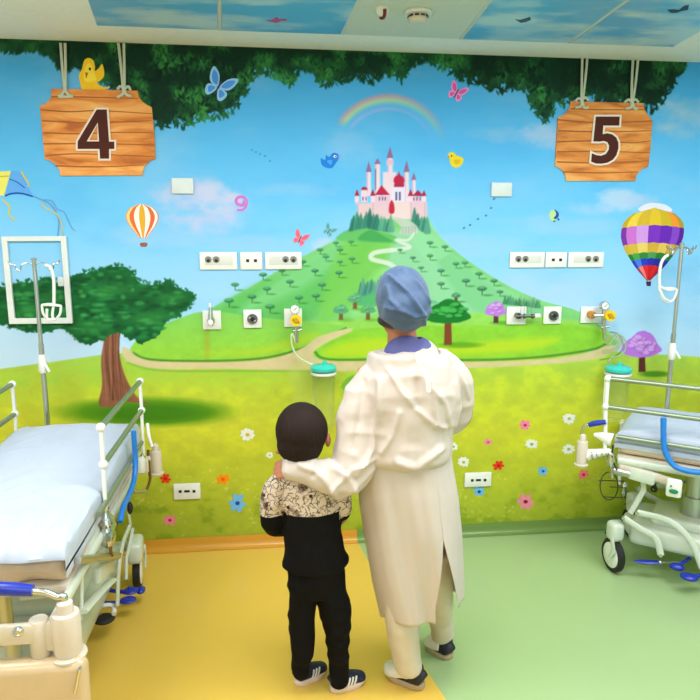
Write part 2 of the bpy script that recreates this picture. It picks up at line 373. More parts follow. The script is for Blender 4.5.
# path
pth = (214, 200, 150)
poly([(122, 348), (130, 350), (138, 357), (160, 361.5), (230, 362), (275, 358), (302, 348), (318, 337), (345, 329), (352, 331), (328, 342), (313, 354), (330, 361), (400, 361), (480, 362), (550, 359), (590, 352), (608, 345), (615, 348), (600, 358), (550, 364), (470, 368), (400, 368), (330, 372), (290, 371), (230, 369), (160, 369), (128, 362)], pth, 1.2, noise=0.04, seed=20)
line([(128, 363), (160, 370.5), (230, 371), (300, 371), (330, 373)], 2, (120, 180, 50), 0.7, 1.5)
line([(604, 352), (615, 350), (620, 342), (614, 336), (606, 340)], [5, 4], (176, 180, 130), 0.7, 1); line([(600, 360), (616, 356), (623, 346), (619, 335), (610, 332)], 1.3, (90, 120, 60), 0.7)
poly([(343, 390), (345, 380), (356, 374), (372, 372), (372, 396)], (126, 190, 60), 1.2)
line([(300, 372), (306, 400), (309, 440)], [22, 26], (196, 212, 110), 0.4, 6)
# small trees on the slopes
def mini(x, y, s=1.0):
    g = (44+random.randint(-8, 12), 118+random.randint(-10, 16), 70+random.randint(-6, 20))
    elp(x+4.5*s, y+5.2*s, 4.2*s, 0.9*s, (60, 140, 62), 1, 0.7); line([(x, y), (x+0.3, y+4.6*s)], 0.9*s, (70, 92, 60), 0.9, 0.6, False)
    elp(x, y-0.3*s, 4*s, 2.0*s, g, 0.8, 0.95); elp(x-0.5, y-1.2*s, 2.8*s, 1.0*s, (110, 178, 130), 1, 0.8)
for x, y, s in ((235, 285, 1), (263, 275, 1), (252, 297, 1.1), (267, 289, 1), (229, 301, 1.2), (270, 307, 1.2), (299, 298, 1.0), (290, 282, .95), (282, 271, .8), (320, 250, .8), (336, 243, .7), (351, 242, .7), (326, 257, .8), (315, 271, .9), (322, 285, 1), (339, 273, .9), (340, 250, .8), (352, 259, .8), (340, 262, .7), (316, 296, 1.0), (303, 262, .8), (296, 254, .6),
                (430, 243, .8), (430, 256, .8), (445, 247, .8), (413, 258, .7), (441, 271, .9), (456, 264, .8), (465, 263, .8), (466, 281, 1), (441, 284, .9), (479, 274, .9), (494, 281, .9), (456, 296, 1.1), (482, 289, 1.2), (421, 268, .7), (500, 292, .8), (400, 250, .6)): mini(x, y, s)
def bush_tree(x, y, rx, ry, trunk, c0, c1, tc=(110, 70, 50), sh=None):
    if sh: elp(x+rx*0.55, y+ry+trunk, rx*0.9, ry*0.16+0.8, sh, 2, 0.8)
    poly([(x-rx*0.09-1, y), (x+rx*0.09+1, y), (x+rx*0.12+1.3, y+ry+trunk), (x-rx*0.12-1.3, y+ry+trunk)], tc, 0.8, sm=False)
    poly([(x-rx, y+ry*0.5), (x-rx*0.9, y-ry*0.1), (x-rx*0.5, y-ry*0.6), (x, y-ry), (x+rx*0.5, y-ry*0.75), (x+rx*0.8, y-ry*0.1), (x+rx, y+ry*0.4), (x+rx*0.6, y+ry*0.75), (x, y+ry*0.9), (x-rx*0.6, y+ry*0.8)], c0, 0.9, wob=0.8, seed=int(x))
    for k in range(int(8+rx)):
        a = random.uniform(0, 2*PI); q = random.uniform(0, 0.7); bx, by = x+math.cos(a)*rx*q, y+math.sin(a)*ry*q-ry*0.1
        elp(bx+0.6, by+0.7, rx*0.2, ry*0.16, tuple(v*0.78 for v in c0), 1, 0.6); elp(bx, by, rx*0.17, ry*0.13, c1, 1, 0.75)
for x, y in ((341, 309), (368, 309), (355, 298)): bush_tree(x, y, 7.5, 5, 6, (88, 170, 120), (130, 200, 150), (120, 90, 60), (110, 180, 60))
bush_tree(456, 295, 4, 3, 4, (70, 150, 100), (120, 190, 140)); bush_tree(433, 306, 9, 6, 4, (110, 190, 140), (140, 210, 160))
bush_tree(448, 312, 23, 13, 20, (22, 120, 44), (78, 196, 90), (128, 66, 40), (90, 160, 30))
bush_tree(496, 309, 11, 8, 6, (190, 124, 226), (228, 178, 250), (90, 50, 60), (90, 160, 40))
elp(655, 374, 15, 3, (70, 136, 24), 2, 0.9)
bush_tree(642, 345, 19.5, 14, 13, (184, 118, 220), (226, 176, 248), (90, 44, 36), None)
# big tree on the left
elp(145, 412, 82, 14, (84, 146, 22), 6, 0.9); elp(150, 413, 55, 9, (56, 118, 20), 6, 0.7)
poly([(106, 322), (122, 322), (119, 342), (121, 362), (127, 380), (138, 398), (150, 404), (124, 402), (112, 407), (99, 405), (102, 385), (101, 360), (104, 340)], (142, 92, 66), 1, noise=0.12, seed=3)
for k in range(16):
    x = random.uniform(104, 121); line([(x, 330), (x-0.5+random.uniform(-1, 1), 362), (x+random.uniform(-1, 8), 400)], [0.8, 1.2], random.choice([(108, 62, 44), (170, 122, 92), (90, 50, 38)]), 0.5)
line([(118, 332), (124, 327), (138, 325)], [3, 1], (150, 100, 74))
CR = [(-30, 300), (-12, 290), (15, 284), (35, 280), (52, 279), (62, 286), (73, 276), (90, 271), (105, 268), (120, 266), (133, 271), (140, 282), (156, 284), (168, 280), (176, 287), (190, 292), (194, 300), (184, 312), (172, 318), (163, 328), (155, 338), (140, 343), (124, 336), (112, 334), (100, 342), (84, 344), (70, 334), (60, 329), (45, 333), (20, 331), (-5, 322), (-30, 316)]
poly(CR, (18, 92, 44), 1, wob=3, noise=0.2, seed=22)
dcr = closed(CR)
def inside(x, y): 
    return sdf(dcr, np.array([[x]], np.float32), np.array([[y]], np.float32))[0, 0] < -2
for k in range(420):
    x, y = random.uniform(-28, 193), random.uniform(268, 342)
    if not inside(x, y): continue
    t = random.random(); c = (8, 62, 34) if t < 0.4 else ((34, 130, 62) if t < 0.75 else (66, 164, 84))
    elp(x, y, random.uniform(2, 6), random.uniform(1.0, 2.4), c, 1.6, 0.6)
for k in range(260):
    i = random.randrange(len(dcr)); x, y = dcr[i]
    if y < 320: elp(x+random.uniform(-3, 3), y+random.uniform(-2.5, 2), random.uniform(1, 2.2), random.uniform(0.7, 1.2), (20, 100, 48), 0.8, 0.9, random.uniform(0, 3))
for x, y, rx, ry in ((90, 328, 20, 8), (35, 312, 22, 7), (150, 318, 22, 7), (110, 290, 25, 6), (60, 298, 15, 6), (170, 298, 12, 6)): elp(x, y, rx, ry, (66, 156, 72), 8, 0.4)
# hanging leaves along the top
edge = np.array([(-200, 70), (-60, 60), (0, 48), (12, 52), (30, 48), (50, 55), (62, 72), (75, 66), (95, 78), (112, 88), (130, 96), (148, 126), (165, 130), (178, 124), (184, 128), (200, 120), (228, 116), (244, 98), (252, 80), (262, 72), (275, 76), (290, 86), (300, 72), (308, 68), (322, 86), (340, 82), (358, 78), (372, 82), (386, 74), (402, 82), (410, 64), (430, 60), (440, 68), (455, 74), (468, 82), (482, 82), (492, 92), (512, 90), (526, 92), (536, 116), (547, 124), (556, 106), (600, 100), (650, 112), (660, 106), (670, 90), (680, 76), (686, 64), (690, 40), (760, 50), (900, 60)])
ed = np.interp(xx, edge[:, 0], edge[:, 1]); nl = fbm(NH, NW, 5*SC, 5*SC, 91, 3)
blend(np.clip((ed-4-yy+(nl-0.5)*14)/2, 0, 1), np.clip(C3((6, 44, 30))[None, None]*(0.6+nl[..., None]*0.9), 0, 1))
cl = fbm(NH, NW, 16*SC, 20*SC, 95, 2)
for k in range(7500):
    x = random.uniform(-120, 760); e = np.interp(x, edge[:, 0], edge[:, 1]); y = random.uniform(38, e+1.5)
    if e < 41: continue
    v = cl[min(NH-1, int((y-PY0)*SC)), int((x-PX0)*SC)]; d = (e-y)/45
    br = np.clip((v-0.42)*3.2, 0, 1)*(0.4+0.6*random.random())
    if d < 0.25: br = max(br, 0.25*random.random())
    c = (8+br*60, 52+br*105, 34+br*38)
    if 470 < x < 530 or 560 < x: c = tuple(q*0.85 for q in c)
    a = random.gauss(1.45, 0.7); L = random.uniform(2.0, 4.2)
    elp(x, y, L, L*random.uniform(0.25, 0.42), c, 0.8, 0.9, a)
# trails of little dots
for x, y in ((252, 150), (256, 152), (260, 154), (265, 156), (270, 161)): elp(x, y, 0.9, 0.7, (40, 80, 130), 0.6, 0.8)
for x, y in ((464, 228), (470, 225), (478, 219), (486, 215.5), (491, 208), (494, 199)): elp(x, y, 1.1, 0.8, (30, 70, 90), 0.6, 0.9, -0.5)
# --- wall mesh
fine = np.arange(-2.0, 2.95, 0.0042); xs = np.concatenate([np.linspace(-3.2, -2.05, 24), fine, np.linspace(3.0, 4.2, 24)])
zs = np.linspace(0, CEIL_Z, 590)
XX, ZZ = np.meshgrid(xs, zs)
d = np.stack([XX, np.full_like(XX, WALL_Y), ZZ-CAM_H], -1); fw, rt, up = (np.array(v) for v in (FW, RT, UP))
dz = d@fw; u = 350+F_PX*(d@rt)/dz; v = 350-F_PX*(d@up)/dz
ci = np.clip((u-PX0)*SC, 0, NW-1.01); cj = np.clip((v-PY0)*SC, 0, NH-1.01)
i0 = ci.astype(int); j0 = cj.astype(int); fx = (ci-i0)[..., None]; fy = (cj-j0)[..., None]
colr = (CV[j0, i0]*(1-fx)+CV[j0, i0+1]*fx)*(1-fy)+(CV[j0+1, i0]*(1-fx)+CV[j0+1, i0+1]*fx)*fy
colr = np.clip(colr, 0, 1)
linc = np.where(colr <= 0.04045, colr/12.92, ((colr+0.055)/1.055)**2.4)*0.92
nx, nz_ = len(xs), len(zs); nv = nx*nz_
me = bpy.data.meshes.new('wall_back'); me.vertices.add(nv)
me.vertices.foreach_set('co', np.stack([XX, np.full_like(XX, WALL_Y), ZZ], -1).astype(np.float32).ravel())
idx = np.arange(nv).reshape(nz_, nx); q = np.stack([idx[:-1, :-1], idx[:-1, 1:], idx[1:, 1:], idx[1:, :-1]], -1).reshape(-1, 4)
me.loops.add(q.size); me.polygons.add(len(q)); me.loops.foreach_set('vertex_index', q.ravel().astype(np.int32))
me.polygons.foreach_set('loop_start', (np.arange(len(q))*4).astype(np.int32)); me.update(calc_edges=True)
ca = me.color_attributes.new('mural', 'FLOAT_COLOR', 'POINT')
ca.data.foreach_set('color', np.concatenate([linc, np.ones(linc.shape[:2]+(1,))], -1).astype(np.float32).ravel())
mm_ = bpy.data.materials.new('mural_paint'); mm_.use_nodes = True; nt = mm_.node_tree; bs = nt.nodes['Principled BSDF']
at = nt.nodes.new('ShaderNodeAttribute'); at.attribute_name = 'mural'; nt.links.new(at.outputs['Color'], bs.inputs['Base Color'])
bs.inputs['Roughness'].default_value = 0.6; bs.inputs['Specular IOR Level'].default_value = 0.15
nz = nt.nodes.new('ShaderNodeTexNoise'); nz.inputs['Scale'].default_value = 90; bp = nt.nodes.new('ShaderNodeBump'); bp.inputs['Strength'].default_value = 0.05
nt.links.new(nz.outputs['Fac'], bp.inputs['Height']); nt.links.new(bp.outputs[0], bs.inputs['Normal'])
me.materials.append(mm_)
wb = bpy.data.objects.new('wall_back', me); COL.objects.link(wb); wb['kind'] = 'structure'
del CV, XX, ZZ, d, n1, n2, ng, nf, rr, th, ed, nl, cl, mead

# ================================================================ ROOM SHELL
XL, XR, YB = -3.2, 4.2, -2.4
def struct(name, bm, m, **k): o = obj(name, bm, m, smooth=False, **k); o['kind'] = 'structure'; return o
def floor_mat(name, col, dark):
    m = mat(name, col, 0.3, var=0.05, scale=2.5, coat=0.1, bump=0.03, bscale=3)
    return m
FY = floor_mat('yellow_vinyl', (226, 188, 82), 0); FG = floor_mat('green_vinyl', (160, 188, 134), 0)
b0 = atz(360, 548, 0); b1 = atz(425, 668, 0); b2 = atz(445, 698, 0)
dirv = (b2-b0); bl = [(b0.x-0.03*dirv.x, WALL_Y), (b1.x, b1.y), (b2.x, b2.y), (b0.x+dirv.x*4.0, YB)]
bm = B()
def ngon(bm, pts, mi=0):
    f = bm.faces.new([bm.verts.new(p) for p in pts]); f.material_index = mi
ngon(bm, [(XL, YB, 0), (bl[3][0], YB, 0), (bl[2][0], bl[2][1], 0), (bl[1][0], bl[1][1], 0), (bl[0][0], WALL_Y, 0), (XL, WALL_Y, 0)], 0)
ngon(bm, [(XR, YB, 0), (XR, WALL_Y, 0), (bl[0][0], WALL_Y, 0), (bl[1][0], bl[1][1], 0), (bl[2][0], bl[2][1], 0), (bl[3][0], YB, 0)], 1)
for f in bm.faces:
    f.normal_update()
    if f.normal.z < 0: f.normal_flip()
struct('floor', bm, [FY, FG], recalc=False)
CEILM = mat('ceiling_paint', (242, 243, 232), 0.7)
SIDEW = mat('side_wall_paint', (206, 222, 226), 0.6)
bm = B(); box(bm, ((XL+XR)/2, (YB+WALL_Y)/2, CEIL_Z+0.05), (XR-XL+0.2, WALL_Y-YB+0.2, 0.1)); struct('ceiling', bm, CEILM)
bm = B(); box(bm, (XL-0.05, (YB+WALL_Y)/2, CEIL_Z/2), (0.1, WALL_Y-YB+0.2, CEIL_Z)); struct('wall_left', bm, SIDEW)
bm = B(); box(bm, (XR+0.05, (YB+WALL_Y)/2, CEIL_Z/2), (0.1, WALL_Y-YB+0.2, CEIL_Z)); struct('wall_right', bm, SIDEW)
bm = B(); box(bm, ((XL+XR)/2, YB-0.05, CEIL_Z/2), (XR-XL, 0.1, CEIL_Z)); struct('wall_front', bm, SIDEW)
bm = B()
for dx, dz, sx, sz in ((0, 0.78, 3.56, 0.08), (0, -0.78, 3.56, 0.08), (-1.74, 0, 0.08, 1.48), (1.74, 0, 0.08, 1.48), (0, 0, 0.05, 1.48)): box(bm, (0.5+dx, YB+0.02, 1.6+dz), (sx, 0.04, sz))
struct('added_window_1', bm, WHITEP)  # unseen frame behind the camera, added to go with the fill light
# coved vinyl skirting
def skirting(name, x0, x1, m):
    bm = B(); pr = [(0, 0.062), (0.004, 0.064), (0.005, 0.03)]+[(0.03-0.025*math.cos(a), 0.03-0.0285*math.sin(a)) for a in np.linspace(0, PI/2, 8)]+[(0.045, 0.0012), (0, 0.0)]
    A = [bm.verts.new((x0, WALL_Y-0.0005-a, b)) for a, b in pr]; Bv = [bm.verts.new((x1, WALL_Y-0.0005-a, b)) for a, b in pr]
    for i in range(len(pr)): j = (i+1) % len(pr); bm.faces.new((A[i], A[j], Bv[j], Bv[i]))
    bm.faces.new(A); bm.faces.new(Bv); o = obj(name, bm, m); o['kind'] = 'structure'
skirting('baseboard_back', XL, bl[0][0], mat('orange_skirting', (208, 152, 50), 0.25, coat=0.2, scale=3))
skirting('baseboard_right', bl[0][0], XR, mat('green_skirting', (112, 142, 70), 0.3, coat=0.2, scale=3))
# ceiling sky panels
def sky_mat():
    m = bpy.data.materials.new('printed_sky_panel'); m.use_nodes = True; nt = m.node_tree; b = nt.nodes['Principled BSDF']
    tc = nt.nodes.new('ShaderNodeTexCoord'); mp = nt.nodes.new('ShaderNodeMapping'); mp.inputs['Scale'].default_value = (1.6, 3.2, 1)
    nz = nt.nodes.new('ShaderNodeTexNoise'); nz.inputs['Scale'].default_value = 1.5; nz.inputs['Detail'].default_value = 5
    rp = nt.nodes.new('ShaderNodeValToRGB'); e = rp.color_ramp.elements
    e[0].position = 0.46; e[0].color = lin((92, 178, 228))+(1,); e[1].position = 0.62; e[1].color = lin((190, 218, 228))+(1,)
    nt.links.new(tc.outputs['Object'], mp.inputs[0]); nt.links.new(mp.outputs[0], nz.inputs['Vector']); nt.links.new(nz.outputs['Fac'], rp.inputs[0]); nt.links.new(rp.outputs[0], b.inputs['Base Color'])
    b.inputs['Roughness'].default_value = 0.4; return m
SKYM = sky_mat()
def cpt(x, y): p = atz(x, y, CEIL_Z); return (p.x, p.y)
def ext(a, b, y0):   # extend the line a->b to depth y0
    t = (y0-a[1])/(b[1]-a[1]); return (a[0]+(b[0]-a[0])*t, y0)
def cpanel(name, label, quad, m, z=0.006, cat='ceiling panel', fm=None):
    bm = B(); vs = [Vector((p[0], p[1], CEIL_Z-z)) for p in quad]; vt = [Vector((p[0], p[1], CEIL_Z-0.0003)) for p in quad]
    a = [bm.verts.new(v) for v in vs]; b = [bm.verts.new(v) for v in vt]; bm.faces.new(a)
    for i in range(len(a)): j = (i+1) % len(a); bm.faces.new((a[i], a[j], b[j], b[i]))
    return tag(obj(name, bm, m, smooth=False), label, cat)
YF = 2.25
f1, f2, f3, f4 = cpt(97, 24), cpt(217, 28.5), cpt(222, 29), cpt(341, 33)
cpanel('ceiling_panel', 'blue sky ceiling panel with a cloud, above the number 4 sign', [f1, f2, ext(f2, cpt(217, 2), YF), ext(f1, cpt(89, 1), YF)], SKYM)
cpanel('ceiling_panel', 'blue sky ceiling panel with a pink bird, left of the white panel', [f3, f4, ext(f4, cpt(356, 1), YF), ext(f3, cpt(222, 2), YF)], SKYM)
w1, w2 = cpt(343.5, 33), cpt(459, 37.5)
cpanel('ceiling_panel', 'white ceiling panel holding the smoke detector', [w1, w2, ext(w2, cpt(487, 1), YF), ext(w1, cpt(359, 1), YF)], mat('white_panel', (205, 212, 200), 0.6), cat='ceiling panel')
g1, g2, g3, g4 = cpt(463, 38), cpt(567, 41.5), cpt(571, 42), cpt(673, 45.5)
cpanel('ceiling_panel', 'blue sky ceiling panel with a grey bird on a cloud, right of the white panel', [g1, g2, ext(g2, cpt(622, 1), YF), ext(g1, cpt(491, 1), YF)], SKYM)
cpanel('ceiling_panel', 'blue sky ceiling panel at the top right, above the number 5 sign', [g3, g4, ext(g4, cpt(700, 30), 2.7), (ext(g4, cpt(700, 30), 2.7)[0], YF), ext(g3, cpt(627, 1), YF)], SKYM)
# metal edge strips between the panels
bm = B()
for a, b in ((cpt(219.5, 28.7), cpt(219.5, 2)), (cpt(569, 41.7), cpt(624.5, 1)), (cpt(342, 33), cpt(357.5, 1)), (cpt(461, 37.7), cpt(489, 1)), ):
    a = Vector((a[0], a[1], CEIL_Z-0.004)); b = ext((a.x, a.y), b, YF); b = Vector((b[0], b[1], CEIL_Z-0.004)); tube(bm, [a, b], [(0.009, 0.004)]*2, 8, side=(1, 0, 0))
struct('trim_1', bm, mat('strip_white', (200, 208, 200), 0.5))
# lamps (out of frame)
for lx, ly, lw in LAMPS:
    L = thing('ceiling_lamp', 'flat rectangular ceiling lamp overhead outside the frame', 'ceiling lamp', (lx, ly, CEIL_Z), group='ceiling lamps overhead')
    bm = B()
    for dx, dy, sx, sy in ((0.6, 0, 0.03, 1.17), (-0.6, 0, 0.03, 1.17), (0, 0.57, 1.23, 0.03), (0, -0.57, 1.23, 0.03)): box(bm, (dx, dy, -0.012), (sx, sy, 0.022))
    obj('frame', bm, WHITEP, L, smooth=False); bm = B(); box(bm, (0, 0, -0.012), (1.17, 1.11, 0.01)); obj('diffuser', bm, mat('lamp_diffuser', (250, 250, 250), 0.5, emit=2.0), L, smooth=False)
# ================================================================ SIGNS AND CUT-OUT WALL STICKERS
def W(pts): return [wl(x, y) for x, y in pts]
def smooth2(pts, n=4):
    P = [Vector((p[0], p[1], 0)) for p in pts]; N = len(P); out = []
    for i in range(N):
        p0, p1, p2, p3 = P[i-1], P[i], P[(i+1) % N], P[(i+2) % N]
        for k in range(n):
            t = k/n; q = 0.5*((2*p1)+(p2-p0)*t+(2*p0-5*p1+4*p2-p3)*t*t+(3*p1-p0-3*p2+p3)*t**3); out.append((q.x, q.y))
    return out
def circ(cx, cy, rx, ry=None, n=20, a=0):
    ry = ry or rx; return [(cx+rx*math.cos(2*PI*k/n)*math.cos(a)-ry*math.sin(2*PI*k/n)*math.sin(a), cy+rx*math.cos(2*PI*k/n)*math.sin(a)+ry*math.sin(2*PI*k/n)*math.cos(a)) for k in range(n)]
def strip(pts, w0, w1=None):
    w1 = w0 if w1 is None else w1; P = [(v.x, v.y) for v in catmull([(p[0], p[1], 0) for p in pts], 5)]; L = []; Rr = []
    for i, p in enumerate(P):
        a = P[max(i-1, 0)]; b = P[min(i+1, len(P)-1)]; dx, dy = b[0]-a[0], b[1]-a[1]; l = math.hypot(dx, dy) or 1; w_ = (w0+(w1-w0)*i/(len(P)-1))/2
        L.append((p[0]-dy/l*w_, p[1]+dx/l*w_)); Rr.append((p[0]+dy/l*w_, p[1]-dx/l*w_))
    return L+Rr[::-1]
def vinyl(col): return mat('vinyl_%d_%d_%d' % tuple(int(c) for c in col), col, 0.55, var=0.04, scale=40, spec=0.15)
def decal(name, label, cat, layers, group=None, base=0.0004, step=0.0005, parent=None, wy=WALL_Y):
    """layers: (colour, outline[, holes...]) drawn from back to front"""
    bm = B(); mats = []; top = {}
    for i, L in enumerate(layers):
        m = vinyl(L[0]) if isinstance(L[0], tuple) else L[0]
        if m not in mats: mats.append(m)
        prism(bm, [W(l) for l in L[1:]], wy-base, wy-base-step*(1+i*0.6), mats.index(m))
    o = obj(name, bm, mats, parent, smooth=False, recalc=True)
    return tag(o, label, cat, group) if label else o
def wood_mat(name, seed, cols=((226, 142, 66), (246, 182, 104), (186, 102, 44))):
    m = bpy.data.materials.new(name); m.use_nodes = True; nt = m.node_tree; b = nt.nodes['Principled BSDF']; N = nt.nodes.new
    tc = N('ShaderNodeTexCoord'); mp = N('ShaderNodeMapping'); mp.inputs['Scale'].default_value = (2.2, 1, 11); mp.inputs['Location'].default_value = (seed, 0, seed*2)
    nz = N('ShaderNodeTexNoise'); nz.inputs['Scale'].default_value = 1.6; nz.inputs['Detail'].default_value = 5; nz.inputs['Distortion'].default_value = 0.8
    rp = N('ShaderNodeValToRGB'); e = rp.color_ramp.elements; e[0].position = 0.32; e[0].color = lin(cols[2])+(1,); e[1].position = 0.7; e[1].color = lin(cols[1])+(1,)
    q = e.new(0.48); q.color = lin(cols[0])+(1,)
    nt.links.new(tc.outputs['Object'], mp.inputs[0]); nt.links.new(mp.outputs[0], nz.inputs['Vector']); nt.links.new(nz.outputs['Fac'], rp.inputs[0]); nt.links.new(rp.outputs[0], b.inputs['Base Color'])
    b.inputs['Roughness'].default_value = 0.5; b.inputs['Specular IOR Level'].default_value = 0.2; return m
def sign(num, outline, seams, digit, inner, ropes, label, seed):
    wy = WALL_Y
    p = wl(*outline[0]); t = thing('hanging_sign', label, 'sign', (p[0], wy, p[1]))
    wm = wood_mat('painted_planks_%s' % ('four' if num == 4 else 'five'), seed); seam = vinyl((166, 98, 48))
    def add(name, layers, base, m=None, step=0.002):
        bm = B(); mats = []
        for i, L in enumerate(layers):
            if name == 'board': lift = 0.0 if i == 0 else 0.06+i*0.004
            else: lift = i*0.3
            mm2 = vinyl(L[0]) if isinstance(L[0], tuple) else L[0]
            if mm2 not in mats: mats.append(mm2)
            prism(bm, [W(l) for l in L[1:]], wy-base, wy-base-step*(1+lift), mats.index(mm2))
        bmesh.ops.translate(bm, verts=bm.verts[:], vec=(-p[0], -wy, -p[1])); return obj(name, bm, mats, t, smooth=False)
    add('board', [(wm, outline)]+[(seam, strip(s, 1.5, 0.8)) for s in seams], 0.0004, step=0.008)
    add('number', [((238, 222, 205), *digit[0]), ((78, 34, 24), *digit[1])], 0.013, step=0.0012)
    for r in ropes:
        bm = B(); T = wy-0.014
        for s in r:
            pts = [Vector((wl(x, y)[0]-p[0], T-wy, wl(x, y)[1]-p[1])) for x, y in s]; tube(bm, catmull(pts, 4), 0.0065, 8)
        obj('rope', bm, ROPE, t)
def grow(pts, d):   # offset outline outwards in photo measure
    A = sum(pts[i][0]*pts[(i+1) % len(pts)][1]-pts[(i+1) % len(pts)][0]*pts[i][1] for i in range(len(pts))); s = 1 if A > 0 else -1; out = []
    for i in range(len(pts)):
        a, b, c = pts[i-1], pts[i], pts[(i+1) % len(pts)]
        e1 = Vector((b[0]-a[0], b[1]-a[1])).normalized(); e2 = Vector((c[0]-b[0], c[1]-b[1])).normalized()
        n1 = Vector((e1.y, -e1.x))*s; n2 = Vector((e2.y, -e2.x))*s; n = (n1+n2); k = max(n.length_squared/2, 0.35); n = n/k; out.append((b[0]+n.x*d, b[1]+n.y*d))
    return out
def arc(cx, cy, r, a0, a1, n=6, ry=None):
    ry = ry or r; return [(cx+r*math.cos(math.radians(a0+(a1-a0)*k/n)), cy+ry*math.sin(math.radians(a0+(a1-a0)*k/n))) for k in range(n+1)]
o4 = [(52, 89), (138, 91)]+[(139, 97), (143, 102), (147, 105), (152, 107.5)]+[(154.5, 134), (155.8, 159)]+[(150, 161), (145.5, 166), (143.5, 170), (143, 175.5)]+[(61, 176)]+[(60, 170), (56.5, 165), (51, 161), (45.5, 159.5)]+[(43, 135), (40.5, 106)]+[(46, 104), (50.5, 100), (52, 95)]
d4 = [(97.5, 110), (107.5, 110), (109.8, 142), (115, 142), (115, 149.3), (109.8, 149.3), (109.8, 159), (100.8, 159), (100.2, 149.3), (78.5, 149.3), (78.5, 141.8)]; h4 = [(98.5, 123), (99.8, 141.8), (87.5, 141.8)]
sign(4, o4, [[(52, 97), (90, 97.5), (139, 99)], [(41, 110), (70, 112), (100, 111), (152, 114)], [(43, 121), (90, 123), (152, 121)], [(44, 133), (80, 134), (120, 132.5), (154, 133)], [(44, 144), (100, 144), (155, 145)], [(46, 156), (80, 154), (155, 157)], [(56, 166), (100, 167), (145, 165)]],
     ([grow(d4, 1.9), grow(h4[::-1], -1.4)], [d4, h4]), None,
     [[[(61.5, 44), (63.5, 70), (66, 93)], [(66, 44), (66.5, 70), (66.5, 93)], [(59, 97), (63, 95), (66, 91), (69, 95), (74, 97)], [(60, 97.5), (74, 97)]], [[(119, 44), (122, 70), (124, 93)], [(124.5, 44), (125, 70), (125, 93)], [(118, 90), (121, 87), (125, 89), (129, 87), (131, 91)], [(118, 98), (124, 94), (125, 90), (127, 95), (132, 97)]]],
     'orange wooden plank sign with dark number 4, hung from pale ropes at left', 3.1)
o5 = [(570, 101.5), (642.5, 103.5), (643.5, 109), (646.5, 115), (651.5, 120), (650, 144), (647.5, 167), (642, 168.5), (638, 172), (635, 177), (634.5, 181), (565.5, 181), (564.8, 176), (562.5, 171), (558.5, 168), (554.5, 166), (555.8, 143), (557.5, 117), (563, 115), (567, 111), (569.5, 106)]
ctr = (602.5, 152); d5 = [(594.5, 117), (618.3, 117), (617.8, 126), (602, 126), (601.3, 134.5)]+[(606, 133.6), (611, 134.8), (615, 138), (617, 143), (617, 149), (615, 155.5), (611.5, 160), (606, 163), (600, 164), (594.5, 163.8), (589.8, 162), (590.5, 153.5), (595, 155.5), (600, 156), (604.5, 154.2), (607.3, 150), (607.7, 146), (606, 142.6), (602.5, 141.3), (598, 142), (592, 141.8)]
sign(5, o5, [[(570, 109), (600, 110), (644, 110)], [(557, 120), (600, 123), (651, 121)], [(557, 131), (600, 132), (650, 131)], [(556, 142), (600, 141), (630, 143), (650, 141)], [(556, 152), (600, 151.5), (649, 153)], [(556, 162), (600, 163), (648, 161)], [(563, 172), (600, 173), (637, 172)]],
     ([grow(d5, 1.9)], [d5]), None,
     [[[(581, 58), (580.5, 80), (580, 104)], [(586, 58), (584, 80), (581, 104)], [(574, 102), (577, 99), (581, 100), (584, 98), (587, 101)], [(574, 108), (579, 107), (581, 103), (583, 108), (587, 108)]], [[(631.5, 60), (630.5, 80), (630, 105)], [(636.5, 60), (634.5, 80), (631, 105)], [(623, 103), (627, 100), (630, 102), (634, 100), (637, 103)], [(624, 109), (629, 108), (631, 104), (633, 109), (636, 109)]]],
     'orange wooden plank sign with dark number 5, hung from pale ropes at right', 8.7)
# yellow chick on the number 4 sign
decal('bird_sticker', 'yellow bird sticker perched on top of the number 4 sign', 'wall sticker',
      [((250, 200, 40), smooth2([(83, 90), (80, 82), (79, 75), (82, 69), (84, 61), (88, 58), (93, 60), (95, 66), (95, 71), (99, 68), (102, 64), (104, 70), (104, 76), (101, 80), (97, 83), (103, 87), (110, 87), (104, 90), (94, 90)])),
       ((254, 222, 70), smooth2([(86, 82), (84, 74), (87, 64), (91, 64), (94, 72), (96, 80)])), ((208, 112, 24), [(85, 72), (88.5, 73), (86, 79)]), (DARK, circ(90, 69, 1.2, 1.5))])
def butterfly(label, x, y, s, ang, c1, c2, group=None):
    def T(pts): c, q = math.cos(ang), math.sin(ang); return [(x+(px*c-py*q)*s, y+(px*q+py*c)*s) for px, py in pts]
    L = []
    for k in (-1, 1):
        L.append((c1, T(smooth2([(k*0.6, 0), (k*3, -7), (k*8, -10.5), (k*9.5, -9), (k*8.5, -4), (k*6, -0.5)], 3)))); L.append((c1, T(smooth2([(k*0.6, 0.5), (k*6, 0.5), (k*7.5, 3), (k*6, 7), (k*3.5, 7.5), (k*1.2, 4)], 3))))
        L.append((c2, T(smooth2([(k*1.6, -1), (k*3.5, -6), (k*7.5, -8.5), (k*7.5, -5), (k*5, -1.5)], 3)))); L.append((c2, T(smooth2([(k*1.6, 1.2), (k*5, 1.5), (k*5.8, 3.5), (k*3.6, 5.8)], 3))))
    L.append(((60, 60, 90), T(strip([(0, -4), (0, 0), (0, 5)], 1.1))))
    decal('butterfly_sticker', label, 'wall sticker', L, group)
BF = 'butterfly stickers on the sky mural'
butterfly('large blue butterfly sticker over the dark leaves right of the number 4 sign', 218.5, 87, 1.55, 0.5, (150, 205, 252), (80, 150, 240), BF)
butterfly('bright pink butterfly sticker right of the rainbow', 456.5, 93, 0.95, 0.5, (244, 150, 214), (228, 90, 170), BF)
butterfly('coral butterfly sticker above the left row of sockets', 300, 239, 0.78, 0.45, (236, 130, 150), (224, 100, 124), BF)
